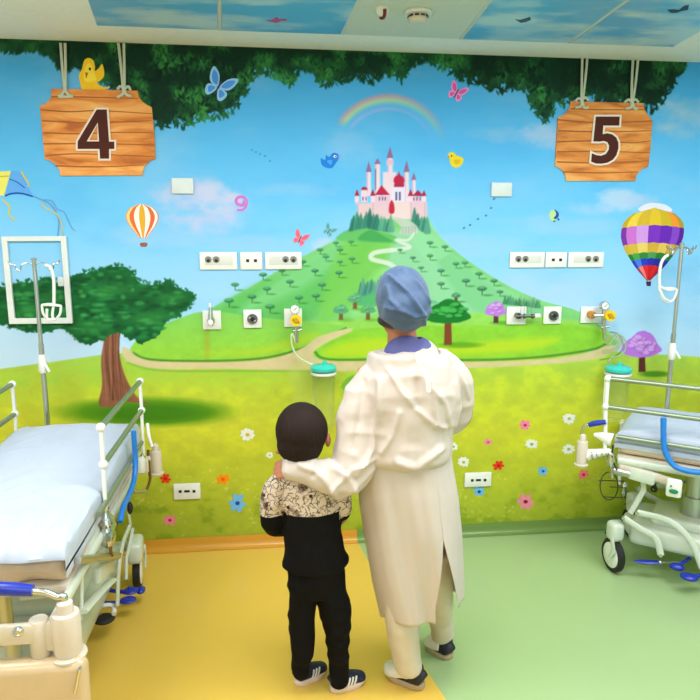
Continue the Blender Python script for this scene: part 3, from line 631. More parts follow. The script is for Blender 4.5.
butterfly('small pale teal butterfly sticker beside the mountain slope', 329, 231, 0.7, 0.6, (130, 195, 200), (90, 160, 170), BF)
decal('bird_sticker', 'small blue bird sticker left of the castle', 'wall sticker', [((30, 130, 225), smooth2([(321, 158), (325, 160), (326, 155), (329, 157), (333, 153), (338, 154), (339, 158), (336, 163), (332, 168), (327, 168), (323, 166), (321, 163)])), ((70, 165, 245), smooth2([(327, 161), (332, 160), (331, 165)])), ((240, 240, 245), circ(335, 156.5, 1.5, 1.3)), (DARK, circ(335.3, 156.6, 0.7, 0.7)), ((220, 120, 150), [(338.5, 155), (340.5, 156.5), (338, 158)])])
decal('bird_sticker', 'small yellow chick sticker right of the castle', 'wall sticker', [((238, 212, 40), smooth2([(448, 155), (450, 152.5), (454, 152.5), (456.5, 155.5), (460, 156.5), (463.5, 159), (462, 164), (458, 167.5), (453, 167), (450, 163), (449.5, 159)])), ((222, 186, 30), smooth2([(454, 160), (460, 160), (459, 164), (455, 164)])), (DARK, circ(451.5, 156, 0.8)), ((230, 120, 40), [(448.5, 155.5), (449.5, 157.5), (447, 157.5)])])
decal('curl_sticker', 'small pink curled sticker shaped like the number 9', 'wall sticker', [((206, 120, 206), strip([(245, 201), (243, 205), (238, 204.5), (236, 201), (238, 197.5), (243, 197), (246.5, 201), (246, 206), (242.5, 210), (237, 210)], 3.2, 2.2)), ((232, 176, 232), circ(240, 200.8, 1.6))])
decal('round_sticker', 'small round blue and yellow green sticker left of the number 5 sign', 'wall sticker', [((190, 220, 150), circ(552.8, 215.5, 3.6, 5.6)), ((20, 80, 165), smooth2([(554, 209.5), (558, 212), (558.6, 216), (556, 219), (553.5, 218), (556, 215), (555.5, 212)])), ((30, 90, 130), circ(558.3, 219.4, 1.1)), ((40, 130, 120), circ(554.2, 221.2, 1.4, 0.8))])
# balloons
def balloon_big():
    cx = lambda y: 654.3-(y-208)*0.085
    prof = [(207, 2), (208, 10), (211, 19), (216, 26), (222, 30), (229, 31.5), (236, 31), (243, 29), (250, 25.5), (257, 20.5), (264, 15.5), (270, 10.5), (275, 5.5), (279, 1.6)]
    hw = lambda y: float(np.interp(y, [p[0] for p in prof], [p[1] for p in prof]))
    rows = [(207, 227, [(196, 168, 40), (232, 205, 70), (214, 180, 50), (224, 190, 50), (206, 178, 44), (240, 150, 50), (180, 150, 40)]), (227, 244.5, [(120, 50, 160), (200, 110, 205), (205, 150, 225), (120, 50, 190), (104, 40, 180), (130, 70, 200), (90, 30, 150)]), (244.5, 254, [(200, 170, 60), (206, 176, 66), (224, 200, 100), (206, 168, 60), (224, 190, 90), (200, 164, 60), (180, 150, 60)]),
            (254, 260, [(40, 120, 50), (70, 160, 70), (50, 130, 55), (70, 150, 80), (40, 124, 50), (60, 140, 60), (40, 110, 50)]), (260, 267, [(40, 60, 180), (70, 120, 220), (40, 60, 190), (40, 50, 170), (36, 44, 150), (50, 60, 180), (40, 50, 150)]), (267, 279, [(150, 60, 120), (235, 130, 110), (226, 40, 50), (210, 30, 40), (220, 40, 44), (190, 30, 50), (150, 30, 60)])]
    g = [-1, -0.84, -0.52, -0.13, 0.27, 0.62, 0.86, 1]; L = []
    L.append(((222, 226, 240), smooth2([(638, 210), (646, 204), (655, 203), (666, 205), (672, 211), (655, 214)])))
    for y0, y1, cols in rows:
        for i in range(7):
            def yb(y, s): return y-3.0*(1-s*s)*(1 if 207 < y < 275 else 0)+1.5
            ys = np.linspace(y0, y1, 5); Lp = [(cx(y)+g[i]*hw(y), yb(y, g[i])) for y in ys]; Rp = [(cx(y)+g[i+1]*hw(y)+0.12, yb(y, g[i+1])) for y in ys]
            mid0 = (cx(y0)+(g[i]+g[i+1])/2*hw(y0), yb(y0, (g[i]+g[i+1])/2)-0.7); mid1 = (cx(y1)+(g[i]+g[i+1])/2*hw(y1), yb(y1, (g[i]+g[i+1])/2)-0.7)
            L.append((cols[i], Lp+[mid1]+Rp[::-1]+[mid0]))
    bm = B(); mats = []
    L.append(((60, 40, 70), [(646, 281.5), (651, 281.5), (650.5, 286), (646.6, 286)])); L.append(((150, 110, 60), strip([(647, 277), (647.2, 280), (647.4, 282)], 0.5))); L.append(((150, 110, 60), strip([(649.6, 277), (649.8, 280), (650, 282)], 0.5)))
    for i, (c, P) in enumerate(L):
        m = vinyl(c)
        if m not in mats: mats.append(m)
        prism(bm, [W(P)], WALL_Y-0.0004, WALL_Y-(0.001 if i == 0 else 0.0016), mats.index(m))
    tag(obj('balloon_sticker', bm, mats, smooth=False), 'large hot air balloon sticker striped yellow, purple, green, blue and red', 'wall sticker')
balloon_big()
def balloon_small():
    prof = [(204, 3), (206, 9), (210, 14), (215, 16.5), (220, 16.3), (226, 13), (231, 9), (235, 5.5), (238, 3.6)]; hw = lambda y: float(np.interp(y, [p[0] for p in prof], [p[1] for p in prof])); L = []
    cols = [(236, 150, 110), (250, 215, 130), (232, 110, 60), (240, 236, 226), (226, 170, 50), (240, 236, 226), (224, 110, 60), (248, 240, 226), (232, 130, 110)]; g = np.linspace(-1, 1, 10); g = np.sin(g*PI/2)
    for i in range(9):
        ys = np.linspace(204, 238, 10); L.append((cols[i], [(141.5+(y-204)*0.05+g[i]*hw(y), y) for y in ys]+[(141.5+(y-204)*0.05+g[i+1]*hw(y)+0.1, y) for y in ys[::-1]]))
    L.append(((150, 92, 70), smooth2([(140.5, 243), (147, 243), (146.5, 246.5), (141, 246.5)]))); bm = B(); mats = []
    for c, P in L:
        m = vinyl(c)
        if m not in mats: mats.append(m)
        prism(bm, [W(P)], WALL_Y-0.0004, WALL_Y-0.0014, mats.index(m))
    tag(obj('balloon_sticker', bm, mats, smooth=False), 'small orange and white striped hot air balloon sticker', 'wall sticker')
balloon_small()
# kite with ribbons
decal('kite_sticker', 'yellow and blue kite sticker with curling ribbon tails at the left edge', 'wall sticker',
      [((232, 226, 110), [(-22, 182), (-8, 172), (11, 171), (4, 196), (-4, 194), (-14, 200)]), ((96, 168, 240), [(11, 171), (20, 171), (33, 196), (20, 193.5), (5, 196), (8, 184)]), ((20, 80, 175), strip([(5, 196), (12, 193.5), (22, 193.5), (33, 196.5)], 1.6)), ((40, 110, 200), strip([(9.5, 179), (17, 182), (25, 188)], 1.2)), ((196, 186, 50), strip([(-20, 177), (-4, 177), (9, 176)], 1.2)),
       ((104, 150, 200), strip([(33, 196), (42, 200), (50, 204), (56, 212), (59, 220), (58, 236)], 1.3)), ((104, 160, 215), strip([(42, 200), (52, 201), (57, 209), (64, 212), (68, 220), (72, 228), (76, 231)], 1.5, 0.8)), ((200, 190, 130), strip([(41, 203), (46, 208), (52, 211), (58, 215), (62, 226), (63, 236)], 1.5, 1)),
       ((210, 196, 110), strip([(3, 199), (6, 203), (10, 207), (9, 213), (13, 219), (16, 220)], 1.8, 1.2)), ((214, 196, 90), strip([(22, 172), (25, 178), (29, 184), (28, 187)], 1.8, 1.0))])
# flowers
def flower(x, y, r, petal, core, kind, group, n=8, sq=0.8, where=''):
    L = []; rr_ = random.Random(int(x*7+y))
    for k in range(n):
        a = 2*PI*k/n+rr_.random()*0.3; q = r*(0.9+0.2*rr_.random())
        L.append((petal, [(x+px, y+py*sq) for px, py in circ(math.cos(a)*q*0.58, math.sin(a)*q*0.58, q*0.46, q*0.30, 8, a)]))
    L.append((core, circ(x, y, r*0.27, r*0.24, 10)))
    decal('flower_sticker', kind, 'wall sticker', L, group)
FG_ = 'flower stickers along the meadow'
WH, RD, OR, BL, PK = (226, 232, 220), (222, 58, 30), (244, 140, 20), (110, 180, 235), (238, 130, 160)
for x, y, r, c, core, lab in (
        (247.5, 434.5, 7.5, WH, (210, 170, 60), 'large white daisy sticker left of the child'), (269.5, 455, 3.8, WH, (190, 180, 90), 'tiny white daisy sticker beside the head of the child'),
        (223, 479, 7, OR, (224, 100, 10), 'orange flower sticker above the left low socket'), (165.5, 478.5, 6, RD, (190, 30, 20), 'red flower sticker beside the bumper of the left bed'),
        (237.5, 503, 8.5, BL, (40, 80, 150), 'large blue flower sticker left of the child'), (170, 520, 6.5, PK, (170, 50, 50), 'pink flower sticker below the left low socket'),
        (453.5, 446.5, 4.6, WH, (180, 170, 90), 'white daisy sticker at the edge of the gown, upper one'), (463.5, 462, 6, WH, (180, 170, 100), 'white daisy sticker just above the right low socket'),
        (479, 491.5, 6.5, BL, (30, 80, 150), 'blue flower sticker under the right low socket'), (498.5, 465.5, 6, RD, (180, 30, 20), 'red flower sticker upper right of the right low socket'),
        (488, 442, 4, PK, (190, 40, 110), 'tiny pink flower sticker above the right low socket'), (525, 425, 6, PK, (180, 40, 90), 'pink flower sticker, highest flower on the right meadow beside a daisy'),
        (531.5, 444, 6.2, WH, (170, 165, 110), 'white daisy sticker directly below the highest pink flower'), (569, 418.5, 6.5, WH, (190, 180, 130), 'white daisy sticker above another daisy near the right bed handle'),
        (568.5, 449, 6.3, WH, (170, 170, 110), 'white daisy sticker behind the bumper of the right bed'), (543, 471, 5.5, BL, (20, 90, 170), 'blue flower sticker in the middle of the right meadow'),
        (583.5, 474.5, 6, (236, 120, 120), (190, 40, 50), 'coral flower sticker below the bumper of the right bed'), (525.5, 501.5, 8, (236, 140, 160), (150, 20, 50), 'large pink flower sticker near the skirting on the right')):
    flower(x, y, r, c, core, lab, FG_, sq=1.05 if r >= 8 else 0.82, n=9 if c == WH else 6)
# birds printed on stickers of the ceiling panels
def ceil_decal(name, label, pts, col):
    bm = B(); P = [atz(x, y, CEIL_Z-0.007) for x, y in pts]; vf = [[Vector(p) for p in P]]; tr = tessellate_polygon(vf)
    bt = [bm.verts.new(v) for v in P]; tp = [bm.verts.new((v.x, v.y, CEIL_Z-0.0058)) for v in P]
    for t in tr: bm.faces.new([bt[i] for i in t]); bm.faces.new([tp[i] for i in t][::-1])
    for i in range(len(P)): j = (i+1) % len(P); bm.faces.new((bt[i], bt[j], tp[j], tp[i]))
    tag(obj(name, bm, vinyl(col), smooth=False), label, 'ceiling sticker')
ceil_decal('bird_sticker', 'pink bird sticker on the blue ceiling panel at upper left', [(266, 20.5), (272, 20), (277, 17), (279, 19), (286, 19), (287, 21), (281, 21), (277, 23), (271, 22)], (190, 90, 140))
ceil_decal('bird_sticker', 'grey bird sticker on the ceiling panel right of the smoke detector', [(515, 19.5), (520, 20), (524, 19), (530, 17), (531, 20), (526, 22), (521, 23)], (70, 90, 110))
ceil_decal('bird_sticker', 'grey bird sticker on the ceiling panel at the top right corner', [(667, 10), (673, 9.5), (679, 10), (684, 6), (689, 5), (688, 10), (682, 11), (676, 13), (671, 13)], (50, 70, 100))
# ================================================================ WALL DEVICES
def wbox(bm, x0, y0, x1, y1, depth, r=0.003, off=0.0):
    a = wl(x0, y0); b = wl(x1, y1); cx_, cz = (a[0]+b[0])/2, (a[1]+b[1])/2
    rbox(bm, (cx_, WALL_Y-off-depth/2-0.0004, cz), (abs(b[0]-a[0]), depth, abs(a[1]-b[1])), r)
def wcyl(bm, x, y, r, d0, d1, r2=None, n=20):
    p = wl(x, y); tube(bm, [(p[0], WALL_Y-d0, p[1]), (p[0], WALL_Y-d1, p[1])], [r, r if r2 is None else r2], n)
def socket(label, x0, x1, y0, y1, holes, group, sw=()):
    p = wl((x0+x1)/2, (y0+y1)/2); t = thing('wall_socket', label, 'wall socket', (p[0], WALL_Y, p[1]), group=group); T = Matrix.Translation((-p[0], -WALL_Y, -p[1]))
    def fin(name, bm, m): bmesh.ops.transform(bm, matrix=T, verts=bm.verts[:]); obj(name, bm, m, t)
    bm = B(); wbox(bm, x0, y0, x1, y1, 0.012, 0.004); fin('plate', bm, WHITEP)
    if sw:
        bm = B(); wbox(bm, sw[0], y0+4, sw[1], y1-4.5, 0.0016, 0.0008, 0.012); fin('switch_row', bm, mat('switch_white', (214, 216, 208), 0.4))
    for k, (hx, hy, kind) in enumerate(holes):
        bm = B(); dep = 0.0025 if sw else 0.0015
        if kind == 'schuko': wcyl(bm, hx, hy, 0.0165, 0.012, 0.012+0.0035); fin('outlet', bm, mat('grey_outlet', (128, 126, 118), 0.4)); bm = B(); wcyl(bm, hx, hy+1, 0.008, 0.015, 0.0165)
        elif kind == 'rj': rbox(bm, (wl(hx, hy)[0], WALL_Y-0.0135, wl(hx, hy)[1]), (0.015, 0.004, 0.014), 0.001)
        else: rbox(bm, (wl(hx, hy)[0], WALL_Y-0.0135, wl(hx, hy)[1]), (0.028, 0.004, 0.012), 0.001)
        fin('port', bm, DARK)
GS = 'white socket plates in rows on the back wall'
socket('wide white double socket plate, first at the left end of the left row', 199.5, 237.5, 252, 269.5, [(208.5, 259.5, 'schuko'), (216.5, 259.5, 'schuko')], GS, (205, 233))
socket('small white plate with two data ports in the middle of the left row', 240, 262.5, 252, 269.5, [(247.7, 260.5, 'rj'), (255.5, 260.5, 'rj')], GS)
socket('wide white double socket plate with sockets at its right, end of the left row', 265, 301.8, 252, 269.2, [(285.5, 259.3, 'schuko'), (293.3, 259.3, 'schuko')], GS, (269, 298))
socket('wide white double socket plate, first at the left end of the right row', 509.5, 543.5, 252, 267.5, [(517.5, 258.8, 'schuko'), (524.5, 258.8, 'schuko')], GS, (514, 540))
socket('small white plate with two data ports in the middle of the right row', 545.3, 565.5, 252, 267.3, [(552.3, 259.7, 'rj'), (559.5, 259.7, 'rj')], GS)
socket('wide white double socket plate with sockets at its right, end of the right row', 568, 602.3, 252, 267.2, [(587, 258.8, 'schuko'), (594.5, 258.8, 'schuko')], GS, (573, 598))
socket('low white socket plate near the floor between the left bed and the child', 173.5, 201, 483.5, 498, [(180.5, 490.5, 'rj'), (187.3, 490.3, 'flat'), (194.3, 490.3, 'rj')], 'low socket plates near the floor')
socket('low white socket plate near the floor right of the gown', 464.5, 490.5, 472.5, 485.5, [(471.6, 479.5, 'rj'), (477.7, 479.2, 'flat'), (484.3, 479.2, 'rj')], 'low socket plates near the floor')
for x0, y0, x1, y1, lab in ((171.5, 178, 194, 194, 'blank white cover plate left of the castle on the sky'), (491, 182.5, 511, 196.8, 'blank white cover plate right of the castle on the sky')):
    bm = B(); wbox(bm, x0, y0, x1, y1, 0.014, 0.004); tag(obj('cover_plate', bm, mat('cover_white', (214, 224, 222), 0.4)), lab, 'cover plate')
bm = B(); wbox(bm, 58, 277, 65, 286, 0.01, 0.003); tag(obj('cover_plate', bm, mat('cover_white', (214, 224, 222), 0.4)), 'tiny white plate inside the white wall frame', 'cover plate')
# smoke detector and sensor on the ceiling
p = atz(418, 15, CEIL_Z-0.02); t = thing('smoke_detector', 'round white smoke detector on the white ceiling panel', 'smoke detector', (p.x, p.y, CEIL_Z-0.006))
bm = B(); lathe(bm, (0, 0, 0), [(0.052, 0), (0.055, -0.006), (0.052, -0.014)]); obj('base', bm, WHITEP, t); bm = B(); lathe(bm, (0, 0, 0), [(0.036, -0.014), (0.038, -0.022), (0.04, -0.03), (0.034, -0.04), (0.012, -0.045)]); obj('dome', bm, CREAM, t)
bm = B()
for k in range(10):
    a = 2*PI*k/10; box(bm, (0.0375*math.cos(a), 0.0375*math.sin(a), -0.022), (0.006, 0.016, 0.006), a)
obj('vent', bm, DARK, t)
p = atz(382.5, 12, CEIL_Z-0.02); t = thing('ceiling_sensor', 'small white ceiling sensor with a dark red strip left of the smoke detector', 'ceiling sensor', (p.x, p.y, CEIL_Z-0.006))
bm = B(); lathe(bm, (0, 0, 0), [(0.028, 0), (0.028, -0.008), (0.022, -0.022), (0.008, -0.03)]); obj('housing', bm, WHITEP, t)
bm = B(); tube(bm, [(0.004, -0.03, -0.012), (0.006, -0.018, -0.027), (0.004, 0.0, -0.034), (-0.004, 0.016, -0.03)], 0.007, 8, smooth=3); obj('red_strip', bm, mat('dark_red', (120, 20, 40), 0.4), t)
# gas outlets
def outlet_plate(name, label, x0, y0, x1, y1, build, group='medical gas outlets on the back wall'):
    p = wl((x0+x1)/2, (y0+y1)/2); t = thing(name, label, 'gas outlet', (p[0], WALL_Y, p[1]), group=group); T = Matrix.Translation((-p[0], -WALL_Y, -p[1]))
    def fin(nm, bm, m, par=None): bmesh.ops.transform(bm, matrix=T, verts=bm.verts[:]); return obj(nm, bm, m, par or t)
    bm = B(); wbox(bm, x0, y0, x1, y1, 0.012, 0.003); fin('plate', bm, WHITEP); build(fin); return t
def wp(x, y, d): q = wl(x, y); return Vector((q[0], WALL_Y-d, q[1]))
def o_plain(x, y):
    def f(fin):
        bm = B(); wcyl(bm, x, y, 0.026, 0.012, 0.024); wcyl(bm, x, y, 0.02, 0.024, 0.03, 0.018); fin('collar', bm, mat('dark_steel', (110, 112, 110), 0.3, 0.8))
        bm = B(); wcyl(bm, x, y, 0.012, 0.03, 0.034, 0.010); fin('socket_hole', bm, DARK)
        for q in (-1, 1): bm = B(); box(bm, wp(x+2.5*q, y+1.5*q, 0.031), (0.012, 0.004, 0.006)); fin('release_tab', bm, CHROME)
    return f
def o_left(fin):
    bm = B(); wcyl(bm, 211.5, 320, 0.02, 0.012, 0.03); fin('collar', bm, CHROME)
    bm = B(); tube(bm, [wp(211.5, 306, 0.05), wp(211.5, 314, 0.05), wp(211.5, 324, 0.05)], [0.008, 0.012, 0.014], 16); fin('valve_body', bm, CHROME)
    bm = B(); ell(bm, wp(211.5, 321, 0.062), (0.014, 0.008, 0.016)); fin('knob', bm, WHITEP)
    bm = B(); tube(bm, [wp(211, 306, 0.05), wp(210.5, 302, 0.05)], 0.006, 12); fin('tube_stub', bm, WHITEP)
def o_gauge(x, y, gx, gy, kx, ky, tx, ty, ox=None):
    def f(fin):
        bm = B(); wcyl(bm, ox or x, y, 0.02, 0.012, 0.045); fin('collar', bm, CHROME if not ox else ORANGEP)
        bm = B(); wcyl(bm, kx, ky, 0.029, 0.07, 0.095); fin('control_knob', bm, YELLOWP)
        bm = B(); wcyl(bm, kx, ky, 0.013, 0.095, 0.105, 0.010); box(bm, wp(kx, ky, 0.098), (0.042, 0.008, 0.008), rot=Matrix.Rotation(0.5, 4, 'Y')); fin('knob_grip', bm, mat('dark_yellow', (190, 150, 10), 0.4))
        bm = B(); wcyl(bm, gx, gy, 0.0235, 0.055, 0.08); fin('gauge', bm, CHROME)
        bm = B(); wcyl(bm, gx, gy, 0.019, 0.08, 0.082); fin('gauge_face', bm, WHITEP)
        bm = B(); tube(bm, [wp(gx-1, gy+1, 0.0835), wp(gx+2, gy-2, 0.0835)], 0.0012, 6); fin('needle', bm, DARK)
        bm = B(); tube(bm, [wp(gx, gy, 0.06), wp(tx, ky, 0.06), wp(tx, ty, 0.06)], [0.007, 0.011, 0.009], 12); tube(bm, [wp(ox or x, y, 0.04), wp(ox or x, y, 0.062), wp(kx, ky, 0.072)], 0.009, 10)
        tube(bm, [wp(tx-3, ty, 0.06), wp(tx+5, ty-1, 0.06)], 0.007, 10); tube(bm, [wp(tx, ty, 0.06), wp(tx+0.5, ty+12, 0.06)], [0.012, 0.008], 12); fin('regulator_body', bm, CHROME)
    return f
outlet_plate('gas_outlet', 'white gas outlet plate with a small white knob, furthest left of the outlets', 202.5, 310.5, 221.5, 329, o_left)
outlet_plate('gas_outlet', 'white gas outlet plate with an empty dark round socket left of the people', 243.3, 309.5, 261.8, 327.5, o_plain(252.5, 318.5))
outlet_plate('suction_regulator', 'vacuum regulator with yellow knob and gauge above the left suction jar', 284, 308.5, 302, 326.5, o_gauge(295, 318, 294.3, 307.5, 295.3, 318, 296, 329))
outlet_plate('suction_regulator', 'vacuum regulator with orange fitting, yellow knob and gauge above the right suction jar', 580.5, 306.5, 600, 322.5, o_gauge(589, 314, 598, 304.2, 602, 313.6, 598.5, 326, 589))
outlet_plate('gas_outlet', 'white gas outlet plate with an empty dark round socket right of the people', 543.3, 306.5, 560, 323.5, o_plain(552.3, 315.3))
def o_flow(fin):
    bm = B(); wcyl(bm, 516, 315, 0.016, 0.012, 0.04); tube(bm, [wp(512, 315, 0.05), wp(533, 315, 0.05)], 0.008, 12)
    for x in (516, 520, 528): tube(bm, [wp(x, 315, 0.05), wp(x+1.6, 315, 0.05)], 0.014, 14)
    fin('manifold', bm, mat('dark_steel', (110, 112, 110), 0.3, 0.8)); bm = B(); tube(bm, [wp(531, 314.5, 0.05), wp(536, 314.5, 0.05)], 0.012, 14); fin('end_knob', bm, WHITEP)
    for x, yt in ((519, 294), (529, 298)):
        bm = B(); tube(bm, [wp(x, 313, 0.05), wp(x, yt, 0.05)], 0.011, 14); fin('flow_tube', bm, CLEAR)
outlet_plate('flow_meter', 'white gas plate with a double flow meter with clear tubes beside the purple tree', 506.5, 306.5, 525, 324, o_flow)
# suction jars
def jar(label, x, yl, r_px, yb, hook):
    p = wl(x, yl); r = r_px*mpp(WALL_Y); z0 = wl(x, yb)[1]-p[1]; y_ = WALL_Y-r-0.045
    q = aty(x, yl, y_); t = thing('suction_jar', label, 'suction jar', (q.x, y_, q.z), group='suction jars with teal lids on the back wall')
    bm = B(); lathe(bm, (0, 0, 0), [(r*1.02, -0.012), (r*1.08, -0.006), (r*1.08, 0.006), (r*0.95, 0.014), (r*0.3, 0.02), (0.008, 0.02)]); obj('lid', bm, TEAL, t)
    bm = B(); lathe(bm, (0.006, 0, 0), [(0.012, 0.018), (0.012, 0.035), (0.008, 0.037)]); obj('lid_port', bm, TEAL, t)
    bm = B(); lathe(bm, (0, 0, 0), [(r*0.8, z0), (r*0.86, z0+0.005), (r*0.98, -0.012)], n=28); obj('canister', bm, CLEAR, t)
    bm = B(); rbox(bm, (0, r+0.022, -0.03), (0.05, 0.04, 0.05), 0.005); lathe(bm, (0, 0, -0.024), [(r*1.06, -0.006), (r*1.06, 0.006)]); obj('bracket', bm, WHITEP, t)
jar('clear suction jar with teal lid on the wall above the child', 323.5, 368, 11.5, 425, 1)
jar('clear suction jar with teal lid behind the rail of the right bed', 618.5, 369, 12, 418, 1)
bm = B(); tube(bm, [wp(296, 341, 0.06), wp(291.5, 332, 0.055), wp(292, 345, 0.05), wp(299, 356, 0.05), wp(316, 364, 0.07)], 0.005, 10, smooth=6); tag(obj('suction_tube', bm, mat('milky_tube', (214, 232, 190), 0.25, alpha=0.8)), 'pale curved tube from the left regulator down to the suction jar', 'tube')
bm = B(); tube(bm, [wp(599, 338, 0.06), wp(603, 343, 0.06), wp(612, 333, 0.06), wp(620, 340, 0.06), wp(617, 352, 0.06), wp(604, 357, 0.06), wp(606, 364, 0.07), wp(614, 366, 0.08)], 0.005, 10, smooth=6); tag(obj('suction_tube', bm, mat('clear_tube', (170, 190, 150), 0.2, alpha=0.55)), 'clear looped tube between the right regulator and the suction jar', 'tube')
# white empty frame on the wall
bm = B(); oc = [(2.2, 236.5), (67, 236), (73.5, 323), (10.3, 323.7)]; ic = [(8.3, 241.3), (61.5, 241), (67.5, 317.5), (16, 318)]
prism(bm, [W(oc), W(ic)], WALL_Y-0.0004, WALL_Y-0.018); tag(obj('wall_frame', bm, mat('frame_white', (222, 228, 224), 0.4), smooth=False, bevel=0.003), 'empty white rectangular frame on the wall behind the left drip stand', 'wall frame')
# ================================================================ HOSPITAL BEDS
from mathutils import noise as mnoise
def fsm(co, no, fields):
    """displace along the normal by the sum of fields(co)"""
    d = np.zeros(len(co), np.float32)
    for f in fields: d += f(co)
    return co+no*d[:, None]
def npnoise(co, sc, seed):
    """cheap smooth 3D value noise, sc = (sx, sy, sz) cells per metre"""
    r = np.random.default_rng(seed); T = r.random((32, 32, 32)).astype(np.float32)*2-1
    p = (co+10)*np.array(sc, np.float32); i = np.floor(p).astype(int); f = p-i; f = f*f*(3-2*f); i %= 32; j = (i+1) % 32
    def g(a, b_, c): return T[a, b_, c]
    x0 = g(i[:, 0], i[:, 1], i[:, 2])*(1-f[:, 0])+g(j[:, 0], i[:, 1], i[:, 2])*f[:, 0]; x1 = g(i[:, 0], j[:, 1], i[:, 2])*(1-f[:, 0])+g(j[:, 0], j[:, 1], i[:, 2])*f[:, 0]
    x2 = g(i[:, 0], i[:, 1], j[:, 2])*(1-f[:, 0])+g(j[:, 0], i[:, 1], j[:, 2])*f[:, 0]; x3 = g(i[:, 0], j[:, 1], j[:, 2])*(1-f[:, 0])+g(j[:, 0], j[:, 1], j[:, 2])*f[:, 0]
    a = x0*(1-f[:, 1])+x1*f[:, 1]; b_ = x2*(1-f[:, 1])+x3*f[:, 1]; return a*(1-f[:, 2])+b_*f[:, 2]
def ridge(n): return 1-2*np.abs(n)
class Bed:
    def __init__(self, label, P0, rz, s):
        self.s = s; self.P0 = Vector((P0[0], P0[1], 0)); self.rz = rz
        self.d = Vector((math.cos(rz), math.sin(rz), 0)); self.n = Vector((-math.sin(rz), math.cos(rz), 0))*s
        self.t = thing('hospital_bed', label, 'hospital bed', (P0[0], P0[1], 0), rz)
    def p(self, u, v, z): return Vector((u, self.s*v, z))
    def world(self, u, v, z): return self.P0+self.d*u+self.n*v+Vector((0, 0, z))
    def at(self, x, y, v=None, u=None, z=None):   # photo measure -> bed coordinates on one of its own planes
        r = ray(x, y)
        if z is not None: k = (z-CAM_H)/r.z
        else:
            nn = self.n if v is not None else self.d; c = v if v is not None else u
            k = (c+(self.P0-ORG).dot(nn))/r.dot(nn)
        w_ = ORG+r*k-self.P0; return Vector((w_.dot(self.d), self.s*w_.dot(self.n), w_.z))
    def o(self, name, bm, m, par=None, **k): return obj(name, bm, m, par or self.t, **k)
LEN, WID = 1.38, 0.56
